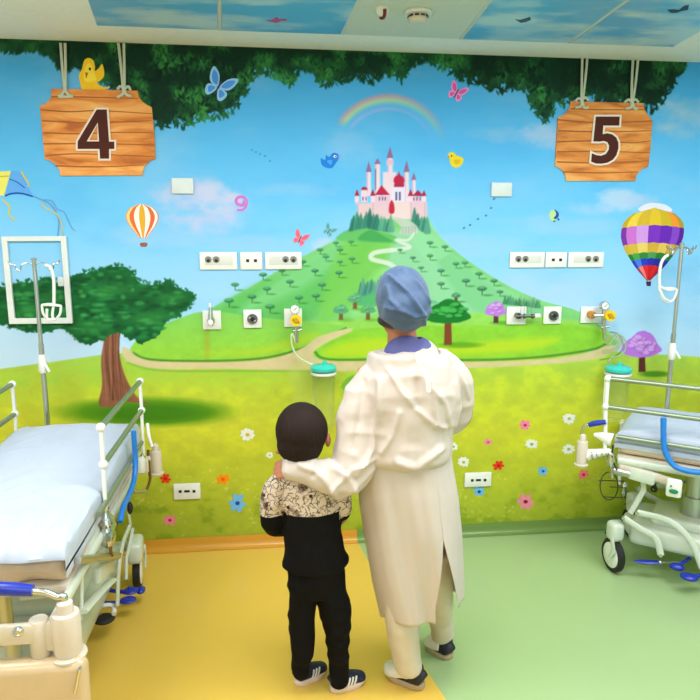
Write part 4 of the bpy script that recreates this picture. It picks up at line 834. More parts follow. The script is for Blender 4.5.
def build_bed(b, rail_end=0.72, rail_start=0.0, far_drop=0.0, mlen=LEN):
    p = b.p; s = b.s; b.mlen = mlen
    # mattress and deck
    me_ = blob(lambda bm: rbox(bm, p(mlen/2, WID/2, 0.688), (mlen-0.02, WID-0.035, 0.115), 0.035, seg=3), 0.008, 3, lambda co, no: fsm(co, no, [lambda c: 0.010*np.clip((c[:, 0]-mlen+0.07)/0.05, 0, 1)*ridge(npnoise(c, (9, 16, 11), 61)), lambda c: 0.002*npnoise(c, (14, 14, 14), 62)])); b.o('mattress', me_, mat('mattress_beige', (214, 190, 164), 0.6, bump=0.2, bscale=25))
    bm = B(); rbox(bm, p(mlen/2, WID/2, 0.612), (mlen-0.02, WID-0.05, 0.03), 0.008); b.o('deck', bm, CREAM)
    for k in (0, 1):
        bm = B(); tube(bm, [p(0.02, 0.02+k*(WID-0.04), 0.60), p(LEN-0.03, 0.02+k*(WID-0.04), 0.60)], [(0.02, 0.014)]*2, 12, side=(0, 0, 1)); b.o('side_bar', bm, ENAMEL)
    # rails
    for k, v in enumerate((0.0, WID)):
        e0, e1 = rail_start, rail_end
        rr_ = thing('side_rail', None, None); rr_.parent = b.t; rr_.location = (0, 0, -far_drop*k)
        bm = B(); tube(bm, [p(e0, v, 1.0), p(e1, v, 1.0)], 0.011, 14); obj('rail_bar', bm, RAILM, rr_)
        bm = B(); tube(bm, [p(e0, v, 0.862), p(e1-0.02, v, 0.862)], 0.011, 14); obj('rail_bar', bm, RAILM, rr_)
        bm = B(); tube(bm, [p(e0+0.06, v-0.004, 0.725), p(e1+0.12, v-0.004, 0.725)], 0.010, 14); obj('rail_bar', bm, RAILM, rr_)
        for u_, lean in ((e0, 0.0), (e1, 0.035)):
            bm = B(); tube(bm, [p(u_, v, 1.0), p(u_, v, 0.86), p(u_+0.012, v, 0.64)], [(0.010, 0.008), (0.010, 0.008), (0.009, 0.007)], 12); obj('rail_post', bm, WHITEP, rr_)
            for z in (1.0, 0.862):
                bm = B(); ell(bm, p(u_, v, z), (0.017, 0.017, 0.017), u=16, v=10); obj('rail_joint', bm, WHITEP, rr_)
        bm = B(); lathe(bm, p(e1+0.012, v, 0.61), [(0.012, -0.06), (0.026, -0.045), (0.033, -0.01), (0.020, 0.02), (0.030, 0.035), (0.026, 0.055), (0.012, 0.075), (0.014, 0.09)], n=16); tube(bm, [p(e1-0.03, v-0.012, 0.62), p(e1+0.05, v-0.012, 0.60)], 0.014, 12); obj('rail_latch', bm, CHROME, rr_)
        bm = B(); lathe(bm, p(e0+0.04, v, 0.60), [(0.012, -0.03), (0.02, -0.02), (0.022, 0.0), (0.014, 0.025), (0.018, 0.035), (0.008, 0.06)], n=16); obj('rail_latch', bm, CHROME, rr_)
    # base cover with tapering top
    bm = B(); rbox(bm, p(LEN/2, WID/2, 0.20), (LEN-0.16, 0.36, 0.11), 0.035, seg=3); b.o('base_cover', bm, ENAMEL)
    bm = B(); rbox(bm, p(0.42, WID/2, 0.275), (0.5, 0.26, 0.06), 0.025, seg=3); b.o('base_cover_top', bm, ENAMEL)
    for u_ in (0.35, 1.02):
        bm = B(); lathe(bm, p(u_, WID/2, 0), [(0.06, 0.22), (0.06, 0.40), (0.045, 0.401), (0.045, 0.60)], n=20); b.o('lift_column', bm, STEEL)
    # lifting arms on both sides
    for v in (0.06, WID-0.06):
        for (a, c, e, z0, z1, z2) in ((0.12, 0.26, 0.42, 0.34, 0.34, 0.13), (0.06, 0.14, 0.24, 0.30, 0.27, 0.15)):
            bm = B(); tube(bm, [p(a, v, z0), p(c, v, z1-0.01), p((c+e)/2+0.02, v, (z1+z2)/2+0.02), p(e, v, z2)], [(0.016, 0.008)]*4, 12, side=(0, 0, 1), smooth=4); b.o('lift_arm', bm, ENAMEL)
            for q in ((a, z0), (e, z2)): bm = B(); tube(bm, [p(q[0], v-0.012, q[1]), p(q[0], v+0.012, q[1])], 0.008, 12); b.o('arm_pivot', bm, STEEL)
        bm = B(); tube(bm, [p(0.12, v, 0.59), p(0.14, v, 0.46), p(0.09, v, 0.33)], [(0.013, 0.006)]*3, 10, side=(1, 0, 0)); b.o('support_strap', bm, ENAMEL)
        bm = B(); rbox(bm, p(0.16, v, 0.54), (0.07, 0.03, 0.07), 0.008); b.o('hinge_bracket', bm, ENAMEL)
    # castors
    ca_, cb_ = (0.05, 0.05) if s < 0 else (0.025, 0.075)
    for (u_, v_) in ((ca_, cb_), (0.05, WID-0.05), (LEN-0.10, 0.05), (LEN-0.10, WID-0.05)):
        c = thing('castor', None, None); c.parent = b.t; c.location = p(u_, v_, 0); c.rotation_euler = (0, 0, 2.3 if s > 0 else 0.10)
        bm = B(); lathe(bm, (0, 0, 0.086), [(0.062, -0.016), (0.078, -0.017), (0.085, -0.010), (0.085, 0.010), (0.078, 0.017), (0.062, 0.016)], axis='Y', n=36); obj('tyre', bm, BLACKR, c)
        bm = B(); lathe(bm, (0, 0, 0.086), [(0.02, -0.022), (0.06, -0.019), (0.066, -0.014), (0.066, 0.014), (0.06, 0.019), (0.02, 0.022)], axis='Y', n=32); obj('wheel_disc', bm, WHITEP, c)
        bm = B(); rbox(bm, (0.035 if s < 0 else 0, 0, 0.215), (0.14 if s < 0 else 0.075, 0.07, 0.10), 0.022, seg=3)
        tube(bm, [(-0.028, 0.034, 0.19), (-0.05, 0.034, 0.14), (-0.02, 0.034, 0.086)], [(0.018, 0.006), (0.016, 0.006), (0.010, 0.005)], 10, side=(1, 0, 0)); obj('castor_housing', bm, ENAMEL, c)
        bm = B(); rbox(bm, (0.05, 0, 0.175), (0.035, 0.03, 0.012), 0.004); obj('brake_lever', bm, BLACKR, c)
        bm = B(); lv = p(0, 0.1 if v_ < 0.2 else -0.1, 0); rot_ = Matrix.Rotation(-c.rotation_euler.z, 4, 'Z'); tube(bm, [Vector((0, 0, 0.22)), rot_ @ lv+Vector((0, 0, 0.21))], 0.025, 12); obj('axle_arm', bm, ENAMEL, c)
def bumper(b, name_par, c, r, h):
    t = thing('corner_bumper', None, None); t.parent = b.t; x, y, z = c
    bm = B(); lathe(bm, (x, y, z), [(r*0.92, -h/2), (r, -h/2+0.01), (r, h/2-0.012), (r*0.93, h/2-0.002), (r*0.6, h/2), (r*0.6, h/2+0.012), (r*0.55, h/2+0.028), (r*0.3, h/2+0.034)], n=28); obj('roller', bm, mat('bumper_plastic', (216, 204, 190), 0.35), t)
    bm = B(); lathe(bm, (x, y, z), [(r*1.2, -h/2-0.012), (r*1.3, -h/2-0.008), (r*1.3, -h/2-0.003), (r*0.9, -h/2)], n=28); obj('flange', bm, CREAM, t)
    return t
def push_handle(b, pts_ch, pts_gr, rc, rg):
    t = thing('push_handle', None, None); t.parent = b.t
    bm = B(); tube(bm, pts_ch, rc, 12, smooth=5); obj('chrome_rod', bm, CHROME, t)
    bm = B(); tube(bm, pts_gr, [rg*0.85]+[rg]*(len(pts_gr)-2)+[rg*0.8], 16, smooth=4); obj('grip', bm, BLUEP, t)
def pedal(b, pts, pad_c, pad_r, m=BLUEP, rot=0):
    t = thing('foot_pedal', None, None); t.parent = b.t
    bm = B(); tube(bm, pts, 0.009, 10, smooth=3); obj('pedal_rod', bm, BLUEP if m is BLUEP else STEEL, t)
    bm = B(); ell(bm, pad_c, pad_r, Matrix.Rotation(rot, 4, 'Z'), 20, 12); obj('pedal_pad', bm, m, t)
def sheet(b, label, raise_=0.0, end_hang=0.085):
    LEN = b.mlen
    nu, nv = 150, 110; bm = B(); g = []
    Wd = WID; v0, v1 = -0.015, Wd+0.015
    for i in range(nu+1):
        row = []
        for j in range(nv+1):
            a = i/nu; c = j/nv
            # arc across: flat top with sides hanging down
            sd = 0.10; tot = (Wd-0.05)+2*sd; q = c*tot-sd; top = 0.755
            if q < 0: v = 0.025-0.012*math.sin(min(1, -q/0.03)*PI/2); z = top-max(0, -q-0.01)
            elif q > Wd-0.05: e = q-(Wd-0.05); v = Wd-0.025+0.012*math.sin(min(1, e/0.03)*PI/2); z = top-max(0, e-0.01)
            else: v = 0.025+q; z = top
            tl = LEN-0.02; sl = 0.085; q2 = a*(tl+sl+end_hang)-sl
            if q2 < 0: u = 0.02-0.012*math.sin(min(1, -q2/0.03)*PI/2); z -= max(0, -q2-0.01)
            elif q2 > tl: e = q2-tl; u = 0.02+tl+0.010*math.sin(min(1, e/0.03)*PI/2); z -= max(0, e-0.01)
            else: u = 0.02+q2
            z = max(z, 0.655)
            if z > 0.70: z += raise_*(1-max(0, min(1, u/1.0))**2*(3-2*max(0, min(1, u/1.0))))
            edge = min(v-0.01, Wd-0.01-v, u-0.01, LEN+0.02-u); rd = max(0, 1-max(edge, 0)/0.05)
            if z > 0.70: z -= 0.018*rd*rd
            crown = 0.022*(1-(2*(v-Wd/2)/Wd)**2)*min(1, max(0, min(u, LEN-u))/0.1)
            if z > 0.72: z += max(0, crown)
            n_ = mnoise.noise(Vector((u*3.0, v*7+u*2, 3.3)))*0.007+mnoise.noise(Vector((u*9, v*14-u*6, 1.3)))*0.0035
            rk = (0.5+1.6*max(0, (u-0.6)/0.5)*(raise_ > 0)+rd*0.9); n3 = 1-abs(mnoise.noise(Vector((u*6+v*5, v*9-u*4, 8.1))))*2
            z2 = z+n_*rk+0.004*max(0, n3-0.5)*rk*2
            if z < 0.735:   # hanging parts: folds outward
                f = mnoise.noise(Vector((u*16, v*16, z*5)))*0.010+0.006; out = Vector((0, 0, 0)); du = -1 if u < 0.03 else (1 if u > LEN-0.02 else 0); dv = -1 if v < 0.03 else (1 if v > Wd-0.03 else 0)
                u += du*f; v += dv*f*0.8; z2 = z+n_*0.4
                v = max(v, 0.013); v = min(v, Wd-0.013)
            row.append(bm.verts.new(b.p(u, v, z2)))
        g.append(row)
    for i in range(nu):
        for j in range(nv): bm.faces.new((g[i][j], g[i+1][j], g[i+1][j+1], g[i][j+1]))
    o = obj('bed_sheet', bm, mat('white_sheet', (182, 193, 210), 0.75, bump=0.12, bscale=300, var=0.02, sheen=0.2))
    o.location = b.P0; o.rotation_euler = (0, 0, b.rz); tag(o, label, 'bed sheet')
LB = Bed('white hospital bed at the left edge, its push handle and bumper towards the viewer', (-0.612, 3.065), -PI/2, -1)
RB = Bed('white hospital bed at the right edge, standing at a slant with a white end post', (1.615, 2.865), math.atan2(-0.614, 0.79), 1)
build_bed(LB, 0.72, mlen=LB.at(30, 542, z=0.77).x+0.02); build_bed(RB, 0.78, RB.at(608, 377, v=0).x, 0.36)
sheet(LB, 'white rumpled bed sheet on the left bed', 0.055, 0.03); sheet(RB, 'smooth white bed sheet on the right bed')
# --- left bed extras
b = LB; A = b.at
c = A(156, 461, v=-0.04); bumper(b, '', (c.x, c.y, c.z), 0.027, 0.11)
bm = B(); tube(bm, [b.p(0.02, 0.02, 0.62), A(150, 458, v=-0.03)], 0.012, 12); rbox(bm, A(145, 466, v=-0.01), (0.03, 0.03, 0.07), 0.008); b.o('bumper_bracket', bm, CREAM)
c = A(67, 632, u=1.37); bumper(b, '', tuple(c), 0.037, 0.12); CB = c
c2 = A(40, 637, u=1.37)
bm = B(); lathe(bm, tuple(c2), [(0.022, -0.055), (0.026, -0.05), (0.026, 0.05), (0.022, 0.055)], n=20); rbox(bm, (c2+CB)/2, (0.03, abs(c2.y-CB.y), 0.085), 0.008); b.o('bumper_bracket', bm, CREAM)
c3 = A(36, 621, u=1.38); c4 = A(-60, 622, u=1.38); z_ = (c3.z+A(36, 642, u=1.38).z)/2
bm = B(); rbox(bm, (1.385, (c2.y+b.p(0, WID-0.02, 0).y)/2, z_), (0.022, abs(b.p(0, WID-0.02, 0).y-c2.y), 0.058), 0.008); b.o('end_bar', bm, CREAM)
q = A(18, 632, u=1.40); bm = B(); lathe(bm, tuple(q), [(0.014, -0.004), (0.014, 0.002), (0.008, 0.006), (0.005, 0.002)], axis='X', n=18); b.o('bolt', bm, CHROME)
ta = A(84, 657, u=1.42); tb = b.p(1.42, WID+0.02, 0); bm = B(); rbox(bm, (1.39, (ta.y+tb.y)/2, ta.z-0.175), (0.06, abs(ta.y-tb.y), 0.32), 0.029, seg=4); b.o('end_panel', bm, mat('pale_panel', (206, 182, 144), 0.28, coat=0.3))
bm = B(); tube(bm, [A(80, 668, u=1.424), A(75, 692, u=1.424)], [(0.008, 0.004)]*2, 10); b.o('panel_latch', bm, CHROME)
pts = [CB+Vector((0, 0, 0.08)), CB+Vector((0.0, 0, 0.105)), A(58, 597, u=1.37), A(45, 592, u=1.37), A(32, 591, u=1.37)]
g0 = A(33, 590.5, u=1.37); g1 = A(0, 588.5, u=1.37); push_handle(b, pts, [g0, (g0+g1)/2, g1, g1+(g1-g0)*0.6], 0.009, 0.018)
bm = B(); tube(bm, [A(104, 542, v=0.03), A(88, 556, v=0.03), A(70, 578, v=0.05), A(50, 592, v=0.12), A(20, 596, v=0.2)], 0.014, 12, smooth=5); b.o('frame_tube', bm, ENAMEL)
bm = B(); tube(bm, [A(78, 560, v=0.0), A(119, 555.5, v=0.0)], [(0.014, 0.01)]*2, 12, side=(0, 0, 1)); b.o('cross_bar', bm, STEEL)
bm = B(); tube(bm, [A(122, 512, v=-0.01), A(115, 528, v=-0.01), A(110.5, 545, v=-0.01), A(112, 556, v=-0.01)], 0.006, 10, smooth=4); b.o('release_rod', bm, mat('copper_brown', (130, 90, 60), 0.35, 0.6))
bm = B(); rbox(bm, A(97, 535, v=0.035), (0.26, 0.03, 0.10), 0.02, rot=Matrix.Rotation(0.15, 4, 'Y')); b.o('side_panel', bm, ENAMEL)
bm = B(); tube(bm, [A(82, 556, v=0.03), A(81, 620, v=0.03)], 0.007, 10); b.o('drop_rod', bm, ENAMEL)
bm = B(); tube(bm, [A(82, 612, v=0.02), A(100, 592, v=0.02), A(112, 580, v=0.02)], [(0.02, 0.008)]*3, 10); b.o('linkage', bm, ENAMEL)
bm = B(); rbox(bm, A(104, 570, v=0.03), (0.22, 0.03, 0.06), 0.012, rot=Matrix.Rotation(-0.3, 4, 'Y')); b.o('side_panel', bm, ENAMEL)
for (x0, y0, x1, y1) in ((109, 590, 130, 591), (103, 603, 128, 600)):
    a = A(x0, y0, z=0.09); e = A(x1, y1, z=0.085); pedal(b, [a, (a+e)/2+Vector((0, 0, -0.006)), e], e, (0.030, 0.036, 0.010))
a = A(128, 588, z=0.10); e = A(141, 590, z=0.07); pedal(b, [a, e], e, (0.03, 0.02, 0.014))
a = A(95, 612, z=0.1); e = A(104, 619, z=0.09); pedal(b, [a, e], e, (0.04, 0.045, 0.014), BLACKR)
bm = B(); tube(bm, [A(96, 610, z=0.11), A(102, 606, z=0.125), A(113, 606, z=0.12), A(114, 614, z=0.11)], 0.010, 10, smooth=4); b.o('pedal_guard', bm, WHITEP)
bm = B(); ell(bm, A(130, 508, v=0.01), (0.02, 0.012, 0.028)); b.o('clamp', bm, BLACKR)
bm = B(); rbox(bm, A(141.5, 465, v=-0.01), (0.035, 0.03, 0.075), 0.01); b.o('latch_housing', bm, WHITEP)
bm = B(); tube(bm, [A(148, 450, v=-0.02), A(149, 468, v=-0.02), A(150, 480, v=-0.02), A(146, 492, v=-0.02)], 0.007, 10, smooth=4); b.o('release_rod', bm, mat('copper_brown', (130, 90, 60), 0.35, 0.6))
bm = B(); tube(bm, [A(133, 492, v=0.0), A(146, 491.5, v=-0.03)], 0.009, 12); b.o('axle_pin', bm, STEEL)
bm = B(); tube(bm, [A(147.5, 424, v=0.0), A(149, 436, v=-0.015), A(152, 447, v=-0.03)], 0.008, 10, smooth=3); b.o('bumper_stem', bm, WHITEP)
# --- right bed extras
b = RB; A = b.at
c = A(582, 452, v=-0.01); bumper(b, '', tuple(c), 0.026, 0.115)
bm = B(); tube(bm, [A(587, 455, v=0.0), A(611, 451, v=0.0)], [(0.030, 0.018), (0.014, 0.014)], 14, side=(0, 0, 1)); b.o('bumper_bracket', bm, WHITEP)
for x in (592, 597, 602, 606):
    bm = B(); tube(bm, [A(x, 455-(x-590)*0.1, v=0.0), A(x+1.6, 455-(x-590)*0.1, v=0.0)], 0.024-(x-592)*0.0006, 16); b.o('bracket_ring', bm, STEEL)
push_handle(b, [c+Vector((0, 0, 0.07)), A(581.5, 434, v=-0.01), A(583, 427, v=-0.01), A(588, 424.5, v=-0.01), A(592, 424, v=-0.01)], [A(589, 425, v=-0.01), A(596, 423.2, v=-0.01), A(606, 422, v=-0.01)], 0.006, 0.014)
bm = B(); tube(bm, [A(594, 434.5, v=0), A(602, 436.5, v=0), A(612, 440, v=0)], [(0.008, 0.008), (0.022, 0.014), (0.034, 0.018)], 14, side=(0, 0, 1), smooth=3); b.o('corner_casting', bm, WHITEP)
bm = B(); tube(bm, [A(606, 380, v=0.012), A(604.5, 400, v=0.012), A(604.5, 421, v=0.012), A(606, 432, v=0.012)], [(0.007, 0.012)]*4, 12, side=(1, 0, 0), smooth=3); b.o('end_post', bm, WHITEP)
bm = B(); rbox(bm, A(642, 476, v=0.02), (0.12, 0.03, 0.06), 0.01, rot=Matrix.Rotation(0.12, 4, 'Y')); b.o('side_panel', bm, ENAMEL)
bm = B(); tube(bm, [A(614, 470, v=0.02), A(630, 474, v=0.02)], 0.02, 12); tube(bm, [A(612, 466, v=0.02), A(612, 478, v=0.02)], 0.009, 12); b.o('pivot_joint', bm, STEEL)
bm = B(); tube(bm, [A(613, 445, v=-0.01), A(612, 458, v=-0.01), A(617, 470, v=-0.01)], 0.004, 8, smooth=4); b.o('black_cord', bm, BLACKR)
bm = B(); tube(bm, [A(620, 466, v=0.02), A(652, 476, v=0.02), A(674, 483, v=0.02)], [(0.022, 0.012)]*3, 12, side=(0, 0, 1)); b.o('side_panel', bm, CREAM)
q = A(674, 488, v=-0.02); bm = B(); rbox(bm, q, (0.066, 0.03, 0.088), 0.012, seg=3); cb = b.o('control_box', bm, WHITEP)
bm = B(); ell(bm, A(673.5, 491.5, v=-0.04)+Vector((0, 0, 0)), (0.020, 0.004, 0.011)); ell(bm, A(671, 486, v=-0.038), (0.004, 0.003, 0.005)); obj('green_label', bm, GREENL, cb)
bm = B(); tube(bm, [A(655, 478, v=0.05)+Vector((0.012*math.cos(k*0.9), 0.012*math.sin(k*0.5), -0.07*abs(math.sin(k*0.32)))) for k in range(14)], 0.005, 8, smooth=3); b.o('coiled_cable', bm, BLACKR)
# wire basket at the bed end
bm = B(); wr = 0.003
for k in range(1): tube(bm, [A(600+20*(1-math.cos(a))/2.0*0.9, 486-14*math.sin(a), u=-0.03) for a in np.linspace(0, 2*PI, 22)], wr, 6)
for (x0, y0, x1, y1) in ((599, 480.5, 640, 481.5), (610, 487, 645, 487.5), (604, 497, 640, 498)): tube(bm, [A(x0, y0, u=-0.03), A(x1, y1, u=-0.03)], wr, 6)
b.o('wire_basket', bm, mat('dark_wire', (60, 70, 50), 0.4, 0.5))
a = A(680, 562, z=0.10); e = A(645, 562, z=0.095); m1 = A(660, 562.5, z=0.10)
t = thing('foot_pedal', None, None); t.parent = b.t; bm = B(); tube(bm, [a, m1], 0.005, 10); ell(bm, m1, (0.012,)*3); obj('pedal_rod', bm, CHROME, t)
bm = B(); tube(bm, [m1, e, A(634, 561, z=0.095)], [(0.014, 0.008), (0.02, 0.009), (0.008, 0.005)], 12, smooth=3); obj('pedal_pad', bm, BLUEP, t)
a = A(690, 558, z=0.13); e = A(677, 567, z=0.10); pedal(b, [a, e], e, (0.034, 0.024, 0.018))
a = A(712, 574, z=0.10); e = A(689, 577, z=0.09); pedal(b, [a, e], e, (0.04, 0.032, 0.016))
# hoses
def hose(b, label, pts, m=HOSE, r=0.011):
    bm = B(); W_ = [b.P0+b.d*q.x+b.n*(q.y*b.s)+Vector((0, 0, q.z)) for q in pts]; tube(bm, W_, r, 12, smooth=6); tag(obj('blue_hose', bm, m), label, 'hose')
A = LB.at; hose(LB, 'light blue hose hanging from the rail of the left bed', [A(x, y, v=-0.024) for x, y in ((133.5, 431), (134.5, 445), (135.5, 462), (134, 480), (129, 495), (123, 508), (120, 522))])
A = RB.at; hose(RB, 'light blue hose looping from the rail of the right bed', [A(x, y, v=-0.024) for x, y in ((663.5, 418), (663.5, 432), (664, 446), (668, 458), (676, 467), (688, 471), (705, 473), (725, 476))], r=0.013)
# drip stands
def drip(label, xt, yt, xb, yb, Y, hooks, flip=1, hanger=None):
    top = aty(xt, yt, Y); t = thing('drip_stand', label, 'drip stand', (top.x, Y, 0))
    H_ = top.z; bm = B(); tube(bm, [(0, 0, 0.62), (0, 0, 1.16)], 0.0125, 14); obj('lower_pole', bm, mat('chrome_pole', (196, 198, 192), 0.22, 0.9), t)
    bm = B(); tube(bm, [(0, 0, 1.12), (0, 0, H_)], 0.0095, 14); lathe(bm, (0, 0, H_), [(0.0095, 0), (0.012, 0.002), (0.012, 0.008), (0.004, 0.012)]); obj('upper_pole', bm, STEEL, t)
    bm = B(); lathe(bm, (0, 0, 1.06), [(0.013, -0.04), (0.019, -0.03), (0.020, 0.03), (0.015, 0.05)]); tube(bm, [(0.012, -0.01, 0.01+1.06), (0.034, -0.02, 1.03)], 0.006, 8); obj('clamp_knob', bm, WHITEP, t)
    for k in range(4):
        a = k*PI/2+0.35; dx, dy = math.cos(a), math.sin(a)
        bm = B(); pr = [(0.0, -0.03), (0.03, -0.022), (0.055, -0.034), (0.062, -0.055), (0.078, -0.05), (0.084, -0.03), (0.1, -0.028), (0.108, -0.012)]
        if k in (1, 3): pr = [(q_*0.7, z_) for q_, z_ in pr]
        tube(bm, [(dx*q_, dy*q_*0.8, H_+z_+0.01) for q_, z_ in pr], 0.0035, 8, smooth=4); obj('hook', bm, CHROME, t)
    bm = B(); lathe(bm, (0, 0, 0.62), [(0.018, 0), (0.02, 0.01), (0.02, 0.07), (0.014, 0.08)]); obj('pole_socket', bm, STEEL, t)
    return t
drip('steel drip stand at the left bed, in front of the white wall frame', 34, 260, 48, 427, 3.2, 4)
drip('steel drip stand behind the right bed, beside the large balloon', 682, 245, 666, 415, 3.2, 4)
def hanger(label, pts, cage, Y, r=0.0075):
    bm = B(); tube(bm, [aty(x, y, Y) for x, y in pts], r, 10, smooth=5)
    for L in cage: tube(bm, [aty(x, y, Y-dy) for x, y, dy in L], r*0.8, 8, smooth=3)
    tag(obj('bottle_hanger', bm, WHITEP), label, 'bottle hanger')
hanger('white plastic bottle hanger with a cage, hooked on the left drip stand', [(45, 265), (50, 267), (53, 274), (54, 285), (54, 304)], [[(42, 305, 0), (51, 305, 0.02), (61, 306, 0)], [(42, 305, 0), (43, 313, 0), (47, 319, 0)], [(61, 306, 0), (60, 314, 0), (56, 319, 0)], [(47, 309, .03), (47.5, 319, .02), (56, 319.5, .02)], [(54, 304, 0), (52.5, 313, .02), (53, 320, .02)], [(42, 305, 0), (51, 304, -0.03), (61, 306, 0)]], 3.19)
hanger('white plastic bottle hanger with a loop, hooked on the right drip stand', [(668, 255), (664, 258), (661, 264), (659.5, 275), (659.5, 290)], [[(659.5, 286, 0), (668, 290, 0.02), (676, 289, 0)], [(659.5, 290, 0), (662, 298, 0), (667, 302, 0), (673, 300, 0), (676, 294, 0), (677, 289, 0)], [(659.5, 289, 0), (668, 288, -0.03), (676.5, 289, 0)], [(660, 290, .02), (664, 298, .03), (669, 301, .02)]], 3.19)
# ================================================================ PEOPLE
SKIN = mat('skin', (190, 124, 90), 0.5, var=0.05)
def crease(pts, width, amp, Y=None, depth=0.25):
    """raised fold along a line given in the photo, on the body at depth Y"""
    P = [aty(x, y, Y) for x, y in pts]; Q = np.array([(v.x, v.z) for v in P], np.float32)
    def f(co):
        b_ = np.full(len(co), 9.0, np.float32)
        for k in range(len(Q)-1):
            a, c = Q[k], Q[k+1]; e = c-a; t = np.clip(((co[:, 0]-a[0])*e[0]+(co[:, 2]-a[1])*e[1])/(e@e+1e-9), 0, 1)
            b_ = np.minimum(b_, np.hypot(co[:, 0]-a[0]-t*e[0], co[:, 2]-a[1]-t*e[1]))
        return amp*np.exp(-(b_/width)**2)*(co[:, 1] < Y+0.02)
    return f
def px_tube(bm, st, Y, n=20, sm=4, side=(1, 0, 0)):
    """stations (x, y, half width in photo measure, half depth m[, dY])"""
    pts = [aty(q[0], q[1], Y+(q[4] if len(q) > 4 else 0)) for q in st]; m = mpp(Y); tube(bm, pts, [(q[2]*m, q[3]) for q in st], n, side=side, smooth=sm)
def limb(bm, pts, rad, n=16, sm=4): tube(bm, pts, rad, n, smooth=sm)
YA = 2.19
T = lambda x, y, Y=YA: aty(x, y, Y)
mA = mpp(YA)
ad = thing('person', 'adult in white isolation gown and blue cap, one arm around the child', 'person', (0.53, 2.22, 0))
def soft(o):
    if o.name.split('.')[0] in ('gown_top', 'surgical_cap', 'jacket', 'trousers', 'trouser_leg', 'hair'): q = o.modifiers.new('soften', 'SMOOTH'); q.factor = 0.5; q.iterations = 2; o.data.shade_smooth()
    return o
def A_(o): o.location = Vector(o.location)-Vector((0.53, 2.22, 0)); return soft(o)
# --- the body: one continuous skin
hc = T(402, 305, YA-0.015)
def hand(bm, wrist, dirv, palmn, L=0.17, curl=0.9, side=1, spread=0.10):
    d = Vector(dirv).normalized(); n = Vector(palmn).normalized(); n = (n-d*n.dot(d)).normalized(); w_ = d.cross(n)*side
    pc = wrist+d*L*0.27; tube(bm, [wrist, wrist+d*L*0.15, pc+d*L*0.02, wrist+d*L*0.46], [(0.024, 0.018), (0.034, 0.016), (0.038, 0.0155), (0.036, 0.013)], 14, side=w_, smooth=3)
    for k, (off, ln, r) in enumerate(((-0.027, 0.40, 0.0082), (-0.009, 0.45, 0.0086), (0.009, 0.42, 0.0084), (0.027, 0.33, 0.0075))):
        p0 = wrist+d*L*0.42+w_*off; a = 0.15; dd = (d+w_*off*spread*30*0.12).normalized(); pts = [p0-d*0.02, p0]; q = p0
        for sgm, fr in enumerate((0.42, 0.32, 0.26)):
            a += curl*(0.45 if sgm else 0.35); v = dd*math.cos(a)+n*math.sin(a); q = q+v*L*ln*fr*1.15; pts.append(q)
        tube(bm, pts, [r, r, r*0.95, r*0.88, r*0.72], 10)
        ell(bm, pts[-1], (r*0.74,)*3, u=10, v=8)
    p0 = wrist+d*L*0.12-w_*0.022; pts = [p0, p0+(d*0.6-w_*0.8+n*0.15)*L*0.22, p0+(d*0.95-w_*0.95+n*0.4)*L*0.34, p0+(d*1.35-w_*0.9+n*0.7)*L*0.42]
    tube(bm, pts, [0.015, 0.0125, 0.0105, 0.0085], 10); ell(bm, pts[-1], (0.0086,)*3, u=10, v=8)
handp = T(290, 467, YA-0.02)
def adult_body(bm):
    ell(bm, hc+Vector((0, 0.0, 0.005)), (0.073, 0.092, 0.098)); ell(bm, hc+Vector((-0.01, 0.045, -0.055)), (0.052, 0.052, 0.055))
    ell(bm, hc+Vector((-0.03, 0.085, -0.03)), (0.012, 0.022, 0.02)); tube(bm, [hc+Vector((-0.026, 0.085, 0.0)), hc+Vector((-0.034, 0.112, -0.03))], [0.009, 0.012], 10)
    ell(bm, hc+Vector((-0.07, -0.008, -0.022)), (0.010, 0.018, 0.03)); ell(bm, hc+Vector((0.07, -0.008, -0.022)), (0.010, 0.018, 0.03))
    tube(bm, [hc+Vector((-0.024, 0.088, -0.068)), hc+Vector((-0.004, 0.098, -0.07)), hc+Vector((0.016, 0.09, -0.068))], 0.006, 8)
    px_tube(bm, [(402, 318, 14, 0.05), (402, 335, 14.5, 0.05), (403, 350, 18, 0.055), (405, 358, 36, 0.07), (407, 375, 43, 0.09), (407, 410, 40, 0.10), (405, 440, 36, 0.09), (407, 475, 43, 0.10), (409, 510, 44, 0.11), (411, 545, 40, 0.10)], YA+0.02)
    for st in ([(393, 530, 20, 0.08), (398, 580, 18, 0.065), (402, 625, 12.5, 0.05, -0.02), (404, 655, 9.5, 0.042, -0.02), (405, 672, 8, 0.038, -0.02)], [(430, 530, 20, 0.08, 0.04), (436, 580, 16, 0.06, 0.1), (441, 618, 11, 0.045, 0.16), (444, 640, 8, 0.036, 0.17)]): px_tube(bm, st, YA, 18)
    limb(bm, [T(372, 372, YA+0.02), T(358, 415), T(352, 462, YA-0.03), T(345, 480, YA-0.045), T(320, 474, YA-0.05), T(298, 468, YA-0.04)], [0.05, 0.044, 0.036, 0.036, 0.03, 0.022])
    limb(bm, [T(444, 372, YA+0.02), T(460, 400, YA+0.03), T(461, 418, YA+0.05), T(450, 424, YA+0.13), T(425, 424, YA+0.2)], [0.05, 0.042, 0.036, 0.03, 0.022])
    hand(bm, T(302, 468, YA-0.04), (-1, 0.2, -0.05), (0.1, 0.75, -0.65), L=0.145, curl=1.0, side=1)
    hand(bm, T(425, 424, YA+0.2), (-1, 0.1, 0), (0, 1, -0.1), L=0.155, curl=0.5, side=1)
A_(obj('body', blob(adult_body, 0.0055, 3), SKIN, ad))
for k in (-1, 1):
    bm = B(); ell(bm, hc+Vector((-0.012+0.03*k, 0.086, 0.0)), (0.012, 0.008, 0.007), u=14, v=10); A_(obj('eye', bm, mat('eye_white', (235, 232, 226), 0.2), ad))
